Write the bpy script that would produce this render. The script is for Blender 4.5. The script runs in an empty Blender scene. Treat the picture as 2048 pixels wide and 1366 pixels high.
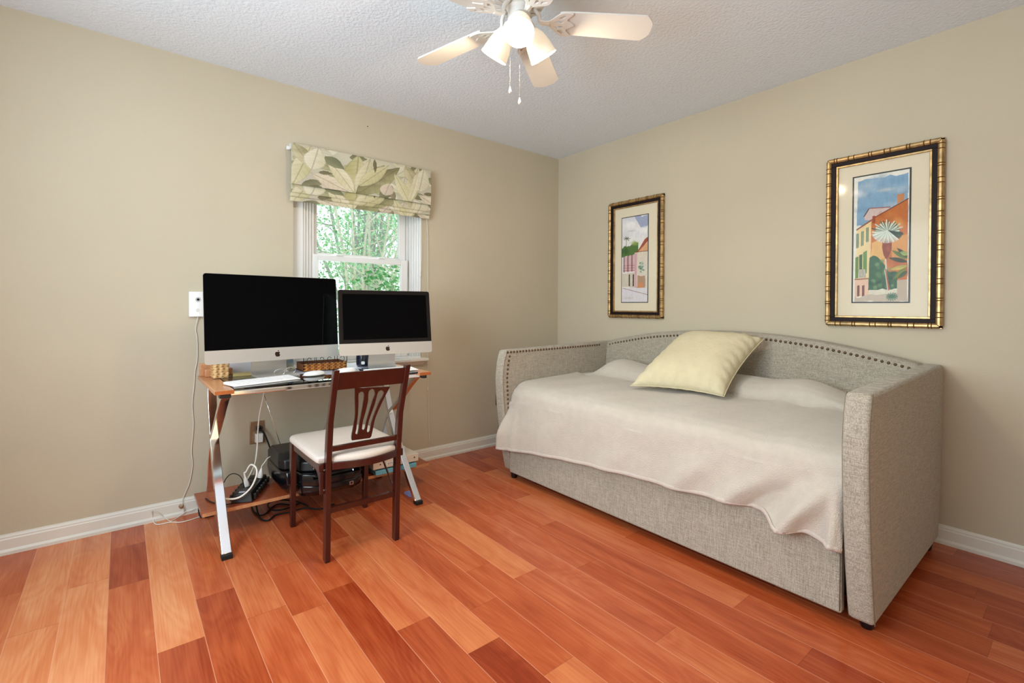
import bpy, bmesh, math, random
import numpy as np
from mathutils import Vector, Matrix
random.seed(7); rng = np.random.RandomState(5)
S = bpy.context.scene
COL = S.collection
R = math.radians

# ------------------------------------------------------------------ camera
CF, CCY = 961.08, 622.12
th, ro, pt = R(50.882), R(.279), R(-.508)
F0 = Vector((-math.sin(th), math.cos(th), 0)); R0 = Vector((math.cos(th), math.sin(th), 0)); U0 = Vector((0, 0, 1))
FW = F0*math.cos(pt)+U0*math.sin(pt); U1 = U0*math.cos(pt)-F0*math.sin(pt)
RT = R0*math.cos(ro)+U1*math.sin(ro); UP = U1*math.cos(ro)-R0*math.sin(ro)
CC = Vector((3.089, -3.042, 1.117))
cam = bpy.data.objects.new('camera', bpy.data.cameras.new('camera')); COL.objects.link(cam)
m = Matrix((RT, UP, -FW)).transposed().to_4x4(); m.translation = CC
cam.matrix_world = m
cam.data.sensor_width = 36; cam.data.lens = CF/2048*36
cam.data.shift_y = -(683-CCY)/2048; cam.data.clip_start = .02
S.camera = cam

# ------------------------------------------------------------------ world, lights, exposure
W = bpy.data.worlds.new('sky'); S.world = W; W.use_nodes = True
bg = W.node_tree.nodes['Background']
bg.inputs[0].default_value = (.86, .95, 1, 1); bg.inputs[1].default_value = 1.5
S.view_settings.view_transform = 'Standard'; S.view_settings.look = 'None'
S.view_settings.exposure = 0.12; S.view_settings.gamma = 1
S.view_settings.use_curve_mapping = False

def area(name, loc, target, sx, sy, power, color):
    l = bpy.data.lights.new(name, 'AREA'); l.shape = 'RECTANGLE'; l.size = sx; l.size_y = sy
    l.energy = power; l.color = color
    o = bpy.data.objects.new(name, l); COL.objects.link(o)
    o.location = loc
    o.rotation_euler = (Vector(target)-Vector(loc)).to_track_quat('-Z', 'Y').to_euler()
    return o
# daylight from the window behind the photographer, added warm fill set in an unseen doorway
area('window_light_front', (1.90, -3.90, 1.45), (1.90, 0, 1.60), 1.5, 1.25, 60, (.77, .92, 1.0))
area('warm_fill_light', (4.04, -2.45, 1.1), (0, -2.45, 1.1), .84, 1.9, 8, (1.0, .72, .40))
# sun glow through the photographed window
area('window_light_left', (-.13, -1.80, 1.25), (2, -1.80, .9), .54, 1.0, 5, (.9, 1, .98))

# ------------------------------------------------------------------ pixel helpers (2048x1366 photograph -> room)
def ray(u, v): return FW+RT*((u-1024)/CF)-UP*((v-CCY)/CF)
def pl(u, v, ax, val):
    d = ray(u, v); t = (val-CC[ax])/d[ax]; return CC+d*t
def PX(u, v, x=0.): return pl(u, v, 0, x)
def PY(u, v, y=0.): return pl(u, v, 1, y)
def PZ(u, v, z=0.): return pl(u, v, 2, z)

# ------------------------------------------------------------------ materials
def hexc(r, g, b):
    def f(c):
        c /= 255.
        return c/12.92 if c <= .04045 else ((c+.055)/1.055)**2.4
    return (f(r), f(g), f(b), 1)
class NT:
    def __init__(s, name):
        s.m = bpy.data.materials.new(name); s.m.use_nodes = True; s.t = s.m.node_tree
        s.b = s.t.nodes['Principled BSDF']
    def n(s, typ, **k):
        x = s.t.nodes.new(typ)
        for a, v in k.items():
            if a in x.inputs: x.inputs[a].default_value = v
            else: setattr(x, a, v)
        return x
    def l(s, a, b): s.t.links.new(a, b)
def mat(name, col, rough=.6, metal=0., var=0., vscale=8., bump=0., bscale=60., spec=.5, coat=0., stretch=(1, 1, 1), emit=None, es=0., var2=None, sheen=0.):
    q = NT(name); b = q.b
    b.inputs['Roughness'].default_value = rough; b.inputs['Metallic'].default_value = metal
    b.inputs['Specular IOR Level'].default_value = spec; b.inputs['Coat Weight'].default_value = coat
    b.inputs['Coat Roughness'].default_value = .12; b.inputs['Sheen Weight'].default_value = sheen
    b.inputs['Base Color'].default_value = col
    tc = q.n('ShaderNodeTexCoord'); mp = q.n('ShaderNodeMapping'); mp.inputs['Scale'].default_value = stretch
    q.l(tc.outputs['Object'], mp.inputs[0])
    if var > 0:
        no = q.n('ShaderNodeTexNoise', Scale=vscale, Detail=4.); q.l(mp.outputs[0], no.inputs['Vector'])
        mx = q.n('ShaderNodeMix', data_type='RGBA')
        c2 = var2 or tuple(max(0, c*(1-var)) for c in col[:3])+(1,)
        c1 = col if var2 else tuple(min(1, c*(1+var)) for c in col[:3])+(1,)
        mx.inputs[6].default_value = c1; mx.inputs[7].default_value = c2
        rr = q.n('ShaderNodeMapRange'); rr.inputs[1].default_value = .3; rr.inputs[2].default_value = .7
        q.l(no.outputs['Fac'], rr.inputs[0]); q.l(rr.outputs[0], mx.inputs[0]); q.l(mx.outputs[2], b.inputs['Base Color'])
    if bump > 0:
        n2 = q.n('ShaderNodeTexNoise', Scale=bscale, Detail=3.); q.l(mp.outputs[0], n2.inputs['Vector'])
        bp = q.n('ShaderNodeBump', Strength=bump, Distance=.01); q.l(n2.outputs['Fac'], bp.inputs['Height']); q.l(bp.outputs[0], b.inputs['Normal'])
    if emit:
        b.inputs['Emission Color'].default_value = emit; b.inputs['Emission Strength'].default_value = es
    return q.m
def linen(name, c1, c2):
    q = NT(name); b = q.b; b.inputs['Roughness'].default_value = .95; b.inputs['Specular IOR Level'].default_value = .15
    b.inputs['Sheen Weight'].default_value = .15
    tc = q.n('ShaderNodeTexCoord'); acc = None
    for sc in ((26, 26, 700), (700, 700, 26), (240, 240, 240)):
        mp = q.n('ShaderNodeMapping'); mp.inputs['Scale'].default_value = sc; q.l(tc.outputs['Object'], mp.inputs[0])
        no = q.n('ShaderNodeTexNoise', Scale=1., Detail=2.); q.l(mp.outputs[0], no.inputs['Vector'])
        if acc is None: acc = no.outputs['Fac']
        else:
            ad = q.n('ShaderNodeMath', operation='ADD'); q.l(acc, ad.inputs[0]); q.l(no.outputs['Fac'], ad.inputs[1]); acc = ad.outputs[0]
    rr = q.n('ShaderNodeMapRange'); rr.inputs[1].default_value = 1.25; rr.inputs[2].default_value = 1.75; q.l(acc, rr.inputs[0])
    mx = q.n('ShaderNodeMix', data_type='RGBA'); mx.inputs[6].default_value = c1; mx.inputs[7].default_value = c2
    q.l(rr.outputs[0], mx.inputs[0]); q.l(mx.outputs[2], b.inputs['Base Color'])
    bp = q.n('ShaderNodeBump', Strength=.25, Distance=.002); q.l(acc, bp.inputs['Height']); q.l(bp.outputs[0], b.inputs['Normal'])
    return q.m
def attr_mat(name, rough=.9, bump=0., nscale=300., namp=.12, coat=0.):
    q = NT(name); b = q.b; b.inputs['Roughness'].default_value = rough; b.inputs['Specular IOR Level'].default_value = .3
    at = q.n('ShaderNodeAttribute', attribute_name='paint'); tc = q.n('ShaderNodeTexCoord')
    no = q.n('ShaderNodeTexNoise', Scale=nscale, Detail=3.); q.l(tc.outputs['Object'], no.inputs['Vector'])
    rr = q.n('ShaderNodeMapRange'); rr.inputs[3].default_value = 1-namp; rr.inputs[4].default_value = 1+namp; q.l(no.outputs['Fac'], rr.inputs[0])
    vm = q.n('ShaderNodeVectorMath', operation='SCALE'); q.l(at.outputs['Color'], vm.inputs[0]); q.l(rr.outputs[0], vm.inputs['Scale'])
    q.l(vm.outputs[0], b.inputs['Base Color'])
    if bump:
        bp = q.n('ShaderNodeBump', Strength=bump, Distance=.002); q.l(no.outputs['Fac'], bp.inputs['Height']); q.l(bp.outputs[0], b.inputs['Normal'])
    return q.m
def glass_mat(name, ior=1.5, tint=(1, 1, 1, 1), rough=.0, base=.0):
    q = NT(name); q.t.nodes.remove(q.b)
    out = [n for n in q.t.nodes if n.type == 'OUTPUT_MATERIAL'][0]
    tr = q.n('ShaderNodeBsdfTransparent'); tr.inputs[0].default_value = tint
    gl = q.n('ShaderNodeBsdfGlossy', Roughness=rough)
    fr = q.n('ShaderNodeFresnel', IOR=ior)
    mp = q.n('ShaderNodeMapRange'); mp.inputs[3].default_value = base; mp.inputs[4].default_value = 1
    q.l(fr.outputs[0], mp.inputs[0])
    mx = q.n('ShaderNodeMixShader'); q.l(mp.outputs[0], mx.inputs[0]); q.l(tr.outputs[0], mx.inputs[1]); q.l(gl.outputs[0], mx.inputs[2])
    q.l(mx.outputs[0], out.inputs[0])
    return q.m

M = {}
M['wall'] = mat('wall_paint', hexc(198, 188, 167), .75, var=.03, vscale=1.5, bump=.06, bscale=140, spec=.25)
def ceiling_mat():
    q = NT('ceiling_stipple'); b = q.b
    b.inputs['Base Color'].default_value = hexc(232, 240, 250); b.inputs['Roughness'].default_value = .9; b.inputs['Specular IOR Level'].default_value = .2
    tc = q.n('ShaderNodeTexCoord')
    n1 = q.n('ShaderNodeTexNoise', Scale=70., Detail=5., Roughness=.6); q.l(tc.outputs['Object'], n1.inputs['Vector'])
    bp = q.n('ShaderNodeBump', Strength=.55, Distance=.012); q.l(n1.outputs['Fac'], bp.inputs['Height']); q.l(bp.outputs[0], b.inputs['Normal'])
    return q.m
M['ceiling'] = ceiling_mat()
M['trim'] = mat('white_trim_paint', hexc(226, 224, 216), .4, spec=.5)
M['vinyl'] = mat('white_vinyl', hexc(232, 232, 232), .4)
M['groove'] = mat('grey_track', hexc(150, 148, 148), .5)
M['linen'] = linen('grey_beige_linen', hexc(188, 180, 166), hexc(142, 134, 120))
M['seam'] = mat('seam_thread', hexc(120, 108, 92), .9)
M['blackplastic'] = mat('black_plastic', hexc(22, 22, 24), .35)
M['glossblack'] = mat('gloss_black_plastic', hexc(12, 13, 18), .16, coat=.2)
M['blackrubber'] = mat('black_rubber', hexc(16, 16, 17), .7)
M['nail'] = mat('antique_bronze', hexc(104, 84, 62), .35, metal=.8)
M['chrome'] = mat('chrome', (.88, .88, .89, 1), .10, metal=1.)
M['oak'] = mat('honey_wood', hexc(196, 138, 96), .33, var=.14, vscale=5, stretch=(1, 14, 14), coat=.2)
M['shelfwood'] = mat('reddish_shelf_wood', hexc(156, 74, 42), .22, var=.15, vscale=5, stretch=(14, 1, 14), coat=.2)
M['oakedge'] = mat('honey_wood_edge', hexc(168, 92, 44), .4, var=.15, vscale=5, stretch=(1, 14, 14))
M['chairwood'] = mat('cherry_mahogany_wood', hexc(56, 14, 11), .3, var=.2, vscale=6, stretch=(6, 6, 1), coat=.6)
M['seatfab'] = mat('cream_woven_vinyl', hexc(222, 210, 200), .7, var=.05, vscale=300, bump=.3, bscale=400)
M['blanket'] = mat('beige_fleece', hexc(203, 194, 182), .97, var=.035, vscale=25, bump=.5, bscale=260, spec=.1, sheen=.3)
M['hem'] = mat('beige_fleece_hem', hexc(210, 200, 191), .95, var=.05, vscale=40, bump=.4, bscale=300, spec=.1)
M['pillow'] = mat('cream_cotton', hexc(214, 204, 172), .9, var=.04, vscale=14, bump=.35, bscale=45, spec=.15)
M['mattress'] = mat('white_ticking', hexc(225, 222, 214), .9)
M['alu'] = mat('brushed_aluminium', hexc(206, 203, 200), .38, metal=.6)
M['screen'] = mat('dark_display_glass', (.0015, .0015, .002, 1), .06, spec=.06)
M['bezel'] = mat('black_bezel_glass', (.010, .008, .008, 1), .05, spec=.28)
M['logo'] = mat('dark_logo', hexc(42, 24, 20), .25)
M['white'] = mat('white_plastic', hexc(238, 238, 238), .35)
M['whitecord'] = mat('white_cord', hexc(232, 230, 222), .5)
M['keycap'] = mat('white_keycap', hexc(244, 244, 246), .45)
M['paper'] = mat('white_paper', hexc(228, 228, 238), .8)
M['greypaper'] = mat('grey_paper', hexc(168, 168, 184), .7)
M['brass'] = mat('brushed_nickel', hexc(176, 158, 138), .3, metal=.9)
M['lcd'] = mat('blue_led', (.1, .3, 1, 1), .4, emit=(.4, .6, 1, 1), es=3)
M['led'] = mat('white_led', (.6, 1, 1, 1), .4, emit=(.7, 1, .95, 1), es=3)
M['gold'] = mat('antique_gold_leaf', hexc(178, 148, 102), .36, metal=.75, var=.4, vscale=30)
M['golddark'] = mat('gold_node', hexc(120, 84, 42), .4, metal=.7)
M['framedark'] = mat('dark_oxblood_lacquer', hexc(30, 17, 19), .55, spec=.2)
M['matboard'] = mat('cream_mat_board', hexc(222, 212, 188), .85)
M['matline'] = mat('dark_green_mat', hexc(62, 66, 62), .8)
M['glasspane'] = glass_mat('window_glass', 1.45, (.97, 1, .98, 1), .0, 0)
M['pictureglass'] = glass_mat('picture_glass', 1.14, (1, 1, 1, 1), .08, 0)
M['deskglass'] = glass_mat('desk_glass', 1.5, (.86, .92, .9, 1), .0, .03)
M['fanwhite'] = mat('white_fan_enamel', hexc(226, 222, 216), .35)
M['iron'] = mat('black_iron', hexc(30, 28, 30), .45)
M['chain'] = mat('pull_chain_metal', hexc(190, 186, 180), .3, metal=.8)
def wicker(name, c1, c2, sc):
    q = NT(name); b = q.b; b.inputs['Roughness'].default_value = .55
    tc = q.n('ShaderNodeTexCoord'); w = q.n('ShaderNodeTexWave', Scale=sc, Distortion=1.5); w.bands_direction = 'Y'
    q.l(tc.outputs['Object'], w.inputs['Vector'])
    mx = q.n('ShaderNodeMix', data_type='RGBA'); mx.inputs[6].default_value = c1; mx.inputs[7].default_value = c2
    q.l(w.outputs['Fac'], mx.inputs[0]); q.l(mx.outputs[2], b.inputs['Base Color']); return q.m
M['wick'] = wicker('tan_rattan', hexc(206, 140, 70), hexc(164, 96, 40), 9)
M['wickdark'] = mat('rattan_shadow_gap', hexc(132, 76, 38), .7)
M['wickpale'] = wicker('pale_gold_weave', hexc(236, 200, 150), hexc(196, 150, 92), 12)
# ------------------------------------------------------------------ mesh helpers
def linkobj(name, me, parent=None):
    o = bpy.data.objects.new(name, me); COL.objects.link(o)
    if parent is not None: o.parent = parent
    return o
def rootloc(p):
    v = Vector((0, 0, 0))
    while p is not None: v += p.location; p = p.parent
    return v
def setp(o, label=None, cat=None, group=None, kind=None):
    if label: o['label'] = label
    if cat: o['category'] = cat
    if group: o['group'] = group
    if kind: o['kind'] = kind
    return o
def thing(name, loc, label=None, cat=None, group=None, kind=None):
    o = bpy.data.objects.new(name, None); COL.objects.link(o); o.location = loc; o.empty_display_size = .05
    return setp(o, label, cat, group, kind)
class MB:
    def __init__(s): s.v = []; s.f = []; s.mi = []; s.cur = 0
    def add(s, vs, fs):
        k = len(s.v); s.v += [tuple(v) for v in vs]; s.f += [tuple(i+k for i in f) for f in fs]; s.mi += [s.cur]*len(fs)
        return s
    def box(s, a, b, Mx=None):
        x0, y0, z0 = a; x1, y1, z1 = b
        vs = [Vector(p) for p in ((x0, y0, z0), (x1, y0, z0), (x1, y1, z0), (x0, y1, z0), (x0, y0, z1), (x1, y0, z1), (x1, y1, z1), (x0, y1, z1))]
        if Mx is not None: vs = [Mx @ v for v in vs]
        return s.add(vs, [(0, 3, 2, 1), (4, 5, 6, 7), (0, 1, 5, 4), (1, 2, 6, 5), (2, 3, 7, 6), (3, 0, 4, 7)])
    def hexa(s, lo, hi):   # lo, hi: four points each
        return s.add(list(lo)+list(hi), [(0, 3, 2, 1), (4, 5, 6, 7), (0, 1, 5, 4), (1, 2, 6, 5), (2, 3, 7, 6), (3, 0, 4, 7)])
    def prism(s, poly, axis, a, b, Mx=None):   # poly in the two other axes
        n = len(poly); vs = []
        for t in (a, b):
            for p in poly:
                q = [0, 0, 0]; o = [i for i in range(3) if i != axis]
                q[axis] = t; q[o[0]] = p[0]; q[o[1]] = p[1]; vs.append(Vector(q))
        if Mx is not None: vs = [Mx @ v for v in vs]
        fs = [tuple(range(n)), tuple(range(2*n-1, n-1, -1))]+[(i, (i+1) % n+0, (i+1) % n+n, i+n) for i in range(n)]
        return s.add(vs, fs)
    def tube(s, pts, r, seg=8, closed=False, rz=None):
        pts = [Vector(p) for p in pts]; n = len(pts); rings = []; up = None
        for i, p in enumerate(pts):
            if closed: d = pts[(i+1) % n]-pts[i-1]
            else: d = pts[min(i+1, n-1)]-pts[max(i-1, 0)]
            if d.length < 1e-9: d = Vector((0, 0, 1))
            d.normalize()
            if up is None:
                up = Vector((0, 0, 1)) if abs(d.z) < .9 else Vector((1, 0, 0))
            a = up-d*up.dot(d)
            if a.length < 1e-6: a = d.orthogonal()
            a.normalize(); b = d.cross(a); up = a
            rr = r[i] if hasattr(r, '__len__') else r
            r2 = rr if rz is None else rz
            rings.append([p+a*(r2*math.cos(2*math.pi*k/seg))+b*(rr*math.sin(2*math.pi*k/seg)) for k in range(seg)])
        vs = [v for ring in rings for v in ring]; fs = []
        for i in range(n if closed else n-1):
            j = (i+1) % n
            for k in range(seg):
                k2 = (k+1) % seg; fs.append((i*seg+k, i*seg+k2, j*seg+k2, j*seg+k))
        if not closed:
            fs.append(tuple(range(seg-1, -1, -1))); fs.append(tuple((n-1)*seg+k for k in range(seg)))
        return s.add(vs, fs)
    def lathe(s, prof, Mx=None, seg=24, cap=True):   # prof: (r, z)
        vs = []; n = len(prof)
        for r, z in prof:
            for k in range(seg):
                a = 2*math.pi*k/seg; vs.append(Vector((r*math.cos(a), r*math.sin(a), z)))
        if Mx is not None: vs = [Mx @ v for v in vs]
        fs = []
        for i in range(n-1):
            for k in range(seg):
                k2 = (k+1) % seg; fs.append((i*seg+k, i*seg+k2, (i+1)*seg+k2, (i+1)*seg+k))
        if cap:
            fs.append(tuple(range(seg-1, -1, -1))); fs.append(tuple((n-1)*seg+k for k in range(seg)))
        return s.add(vs, fs)
    def grid(s, P, flip=False):   # P[i][j] points
        ni, nj = len(P), len(P[0]); vs = [P[i][j] for i in range(ni) for j in range(nj)]
        fs = []
        for i in range(ni-1):
            for j in range(nj-1):
                f = (i*nj+j, i*nj+j+1, (i+1)*nj+j+1, (i+1)*nj+j)
                fs.append(f[::-1] if flip else f)
        return s.add(vs, fs)
    def obj(s, name, mt, parent=None, smooth=False, bevel=0., seg=2, solid=0., sub=0, angle=35, label=None, cat=None, group=None, kind=None, recalc=True, origin=None):
        off = rootloc(parent) if parent is not None else (Vector(origin) if origin is not None else Vector((0, 0, 0)))
        me = bpy.data.meshes.new(name)
        me.from_pydata([tuple(Vector(v)-off) for v in s.v], [], s.f)
        mats = mt if isinstance(mt, (list, tuple)) else [mt]
        for x in mats: me.materials.append(M[x] if isinstance(x, str) else x)
        if len(mats) > 1: me.polygons.foreach_set('material_index', s.mi)
        if recalc:
            bm = bmesh.new(); bm.from_mesh(me); bmesh.ops.recalc_face_normals(bm, faces=bm.faces); bm.to_mesh(me); bm.free()
        o = linkobj(name, me, parent)
        if parent is None: o.location = off
        if smooth:
            me.polygons.foreach_set('use_smooth', [True]*len(me.polygons))
            if smooth == 'auto':
                me.set_sharp_from_angle(angle=R(angle))
        if solid:
            md = o.modifiers.new('solid', 'SOLIDIFY'); md.thickness = solid; md.offset = 0
        if bevel:
            md = o.modifiers.new('bevel', 'BEVEL'); md.width = bevel; md.segments = seg; md.limit_method = 'ANGLE'; md.angle_limit = R(40)
            md.harden_normals = False
            if not smooth:
                me.polygons.foreach_set('use_smooth', [True]*len(me.polygons)); me.set_sharp_from_angle(angle=R(30))
        if sub:
            md = o.modifiers.new('sub', 'SUBSURF'); md.levels = sub; md.render_levels = sub
        me.update()
        return setp(o, label, cat, group, kind)
def smoothpath(pts, n=8):
    pts = [Vector(p) for p in pts]; out = []
    for i in range(len(pts)-1):
        p0 = pts[max(i-1, 0)]; p1 = pts[i]; p2 = pts[i+1]; p3 = pts[min(i+2, len(pts)-1)]
        for k in range(n):
            t = k/n
            out.append(.5*((2*p1)+(p2-p0)*t+(2*p0-5*p1+4*p2-p3)*t*t+(3*p1-p0-3*p2+p3)*t**3))
    out.append(pts[-1]); return out
def fill2d(loops, depth, bev=0.):
    """flat outline with holes, extruded along local z, as verts and faces"""
    cu = bpy.data.curves.new('tmp', 'CURVE'); cu.dimensions = '2D'; cu.fill_mode = 'BOTH'; cu.extrude = depth/2; cu.bevel_depth = bev; cu.bevel_resolution = 1
    if bev: cu.offset = -bev
    for lp in loops:
        sp = cu.splines.new('POLY'); sp.points.add(len(lp)-1)
        for p, q in zip(sp.points, lp): p.co = (q[0], q[1], 0, 1)
        sp.use_cyclic_u = True
    o = bpy.data.objects.new('tmp', cu); COL.objects.link(o)
    dg = bpy.context.evaluated_depsgraph_get(); me = o.evaluated_get(dg).to_mesh()
    vs = [v.co.copy() for v in me.vertices]; fs = [tuple(p.vertices) for p in me.polygons]
    o.evaluated_get(dg).to_mesh_clear(); bpy.data.objects.remove(o); bpy.data.curves.remove(cu)
    return vs, fs
def lerp(a, b, t): return a+(b-a)*t
def interp(x, xs, ys): return float(np.interp(x, xs, ys))
def sstep(a, b, x):
    t = min(1, max(0, (x-a)/(b-a))); return t*t*(3-2*t)

# ------------------------------------------------------------------ painted grids (colour of the printed picture / printed cloth)
class Canvas:
    def __init__(s, w, h, col):
        s.w, s.h = w, h; s.a = np.zeros((h, w, 3)); s.a[:] = np.array(hexc(*col)[:3])
        s.X, s.Y = np.meshgrid((np.arange(w)+.5)/w, (np.arange(h)+.5)/h)
        s.asp = 1.
    def poly(s, pts, col, al=1., rag=0.):
        X, Y = s.X, s.Y
        if rag:
            X = X+rag*s.noise(9, 3); Y = Y+rag*s.noise(9, 4)
        ins = np.zeros(X.shape, bool); n = len(pts)
        for i in range(n):
            x1, y1 = pts[i]; x2, y2 = pts[(i+1) % n]
            if y1 == y2: continue
            c = ((Y > min(y1, y2)) & (Y <= max(y1, y2)) & (X < (x2-x1)*(Y-y1)/(y2-y1)+x1)); ins ^= c
        c = np.array(hexc(*col)[:3]); s.a[ins] = s.a[ins]*(1-al)+c*al
    def noise(s, n, seed):
        r = np.random.RandomState(seed); g = r.rand(n+1, n+1)*2-1
        fx = s.X*n; fy = s.Y*n; ix = np.clip(fx.astype(int), 0, n-1); iy = np.clip(fy.astype(int), 0, n-1); tx = fx-ix; ty = fy-iy
        tx = tx*tx*(3-2*tx); ty = ty*ty*(3-2*ty)
        return (g[iy, ix]*(1-tx)+g[iy, ix+1]*tx)*(1-ty)+(g[iy+1, ix]*(1-tx)+g[iy+1, ix+1]*tx)*ty
    def line(s, p, q, wd, col, al=1.):
        ax, ay = p; bx, by = q; dx, dy = bx-ax, (by-ay)*s.asp
        px, py = s.X-ax, (s.Y-ay)*s.asp; t = np.clip((px*dx+py*dy)/(dx*dx+dy*dy+1e-12), 0, 1)
        d = np.hypot(px-t*dx, py-t*dy); k = np.clip((wd-d)/wd*2, 0, 1)*al
        c = np.array(hexc(*col)[:3]); s.a = s.a*(1-k[..., None])+c*k[..., None]
    def blob(s, c, rx, ry, col, al=1., soft=.3, rag=0., seed=1):
        d = np.hypot((s.X-c[0])/rx, (s.Y-c[1])/ry)
        if rag: d = d+rag*s.noise(14, seed)
        k = np.clip((1-d)/soft, 0, 1)*al; cc = np.array(hexc(*col)[:3]); s.a = s.a*(1-k[..., None])+cc*k[..., None]
    def leaf(s, p, q, wd, c1, c2, vein=(110, 100, 70), al=.95, ribs=True):
        ax, ay = p; bx, by = q; dx, dy = bx-ax, (by-ay)*s.asp; L = math.hypot(dx, dy); ux, uy = dx/L, dy/L
        px, py = s.X-ax, (s.Y-ay)*s.asp; t = (px*ux+py*uy)/L; w = (px*-uy+py*ux)
        hw = wd*np.clip(np.sin(np.pi*np.clip(t, 0, 1)**.8), 0, 1); ins = (t > 0) & (t < 1) & (np.abs(w) < hw)
        mixv = np.clip(.5+w/(2*wd+1e-9)+.25*s.noise(12, int(ax*997) % 97), 0, 1)[..., None]
        c = np.array(hexc(*c1)[:3])*(1-mixv)+np.array(hexc(*c2)[:3])*mixv
        k = (ins*al)[..., None]
        if ribs:
            rib = (np.abs(((t*9+np.abs(w)/wd*1.2) % 1)-.5) < .10)[..., None]; c = c*(1-.09*rib)
        edge = (np.abs(np.abs(w)-hw) < wd*.09)[..., None]; c = c*(1-.16*edge)
        mid = (np.abs(w) < wd*.06)[..., None]; c = np.where(mid, c*.6+.4*np.array(hexc(*vein)[:3]), c)
        s.a = s.a*(1-k)+c*k
def paint_attr(me, colors):
    at = me.color_attributes.new('paint', 'FLOAT_COLOR', 'CORNER')
    me.polygons.foreach_get  # keep faces in order
    c4 = np.ones((len(me.polygons), 4, 4), np.float32); c4[:, :, :3] = colors[:, None, :]
    at.data.foreach_set('color', c4.ravel())

# ================================================================== ROOM
XR, YF, HH = 4.0, -3.95, 2.44
WY0, WY1, WZ0, WZ1 = -2.236, -1.371, .745, 1.99
def wallbox(name, a, b):
    return MB().box(a, b).obj(name, 'wall', kind='structure')
def wall_with_hole(name, axis, pos, th_, span, hole):
    (s0, s1), (h0, h1, z0, z1) = span, hole; mb = MB()
    def bx(u0, u1, w0, w1):
        if axis == 0: mb.box((pos, u0, w0), (pos+th_, u1, w1))
        else: mb.box((u0, pos, w0), (u1, pos+th_, w1))
    bx(s0, h0, 0, HH); bx(h1, s1, 0, HH); bx(h0, h1, 0, z0); bx(h0, h1, z1, HH)
    return mb.obj(name, 'wall', kind='structure')
wall_with_hole('wall_left', 0, -.16, .16, (YF-.16, .16), (WY0, WY1, WZ0, WZ1))
wallbox('wall_back', (0, 0, 0), (XR, .16, HH))
wall_with_hole('wall_right', 0, XR, .16, (YF-.16, .16), (-2.9, -2.0, 0, 2.05))
wall_with_hole('wall_front', 1, YF-.16, .16, (0, XR), (1.15, 2.65, .82, 2.08))
MB().box((-.16, YF-.16, HH), (XR+.16, .16, HH+.12)).obj('ceiling', 'ceiling', kind='structure')

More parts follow.
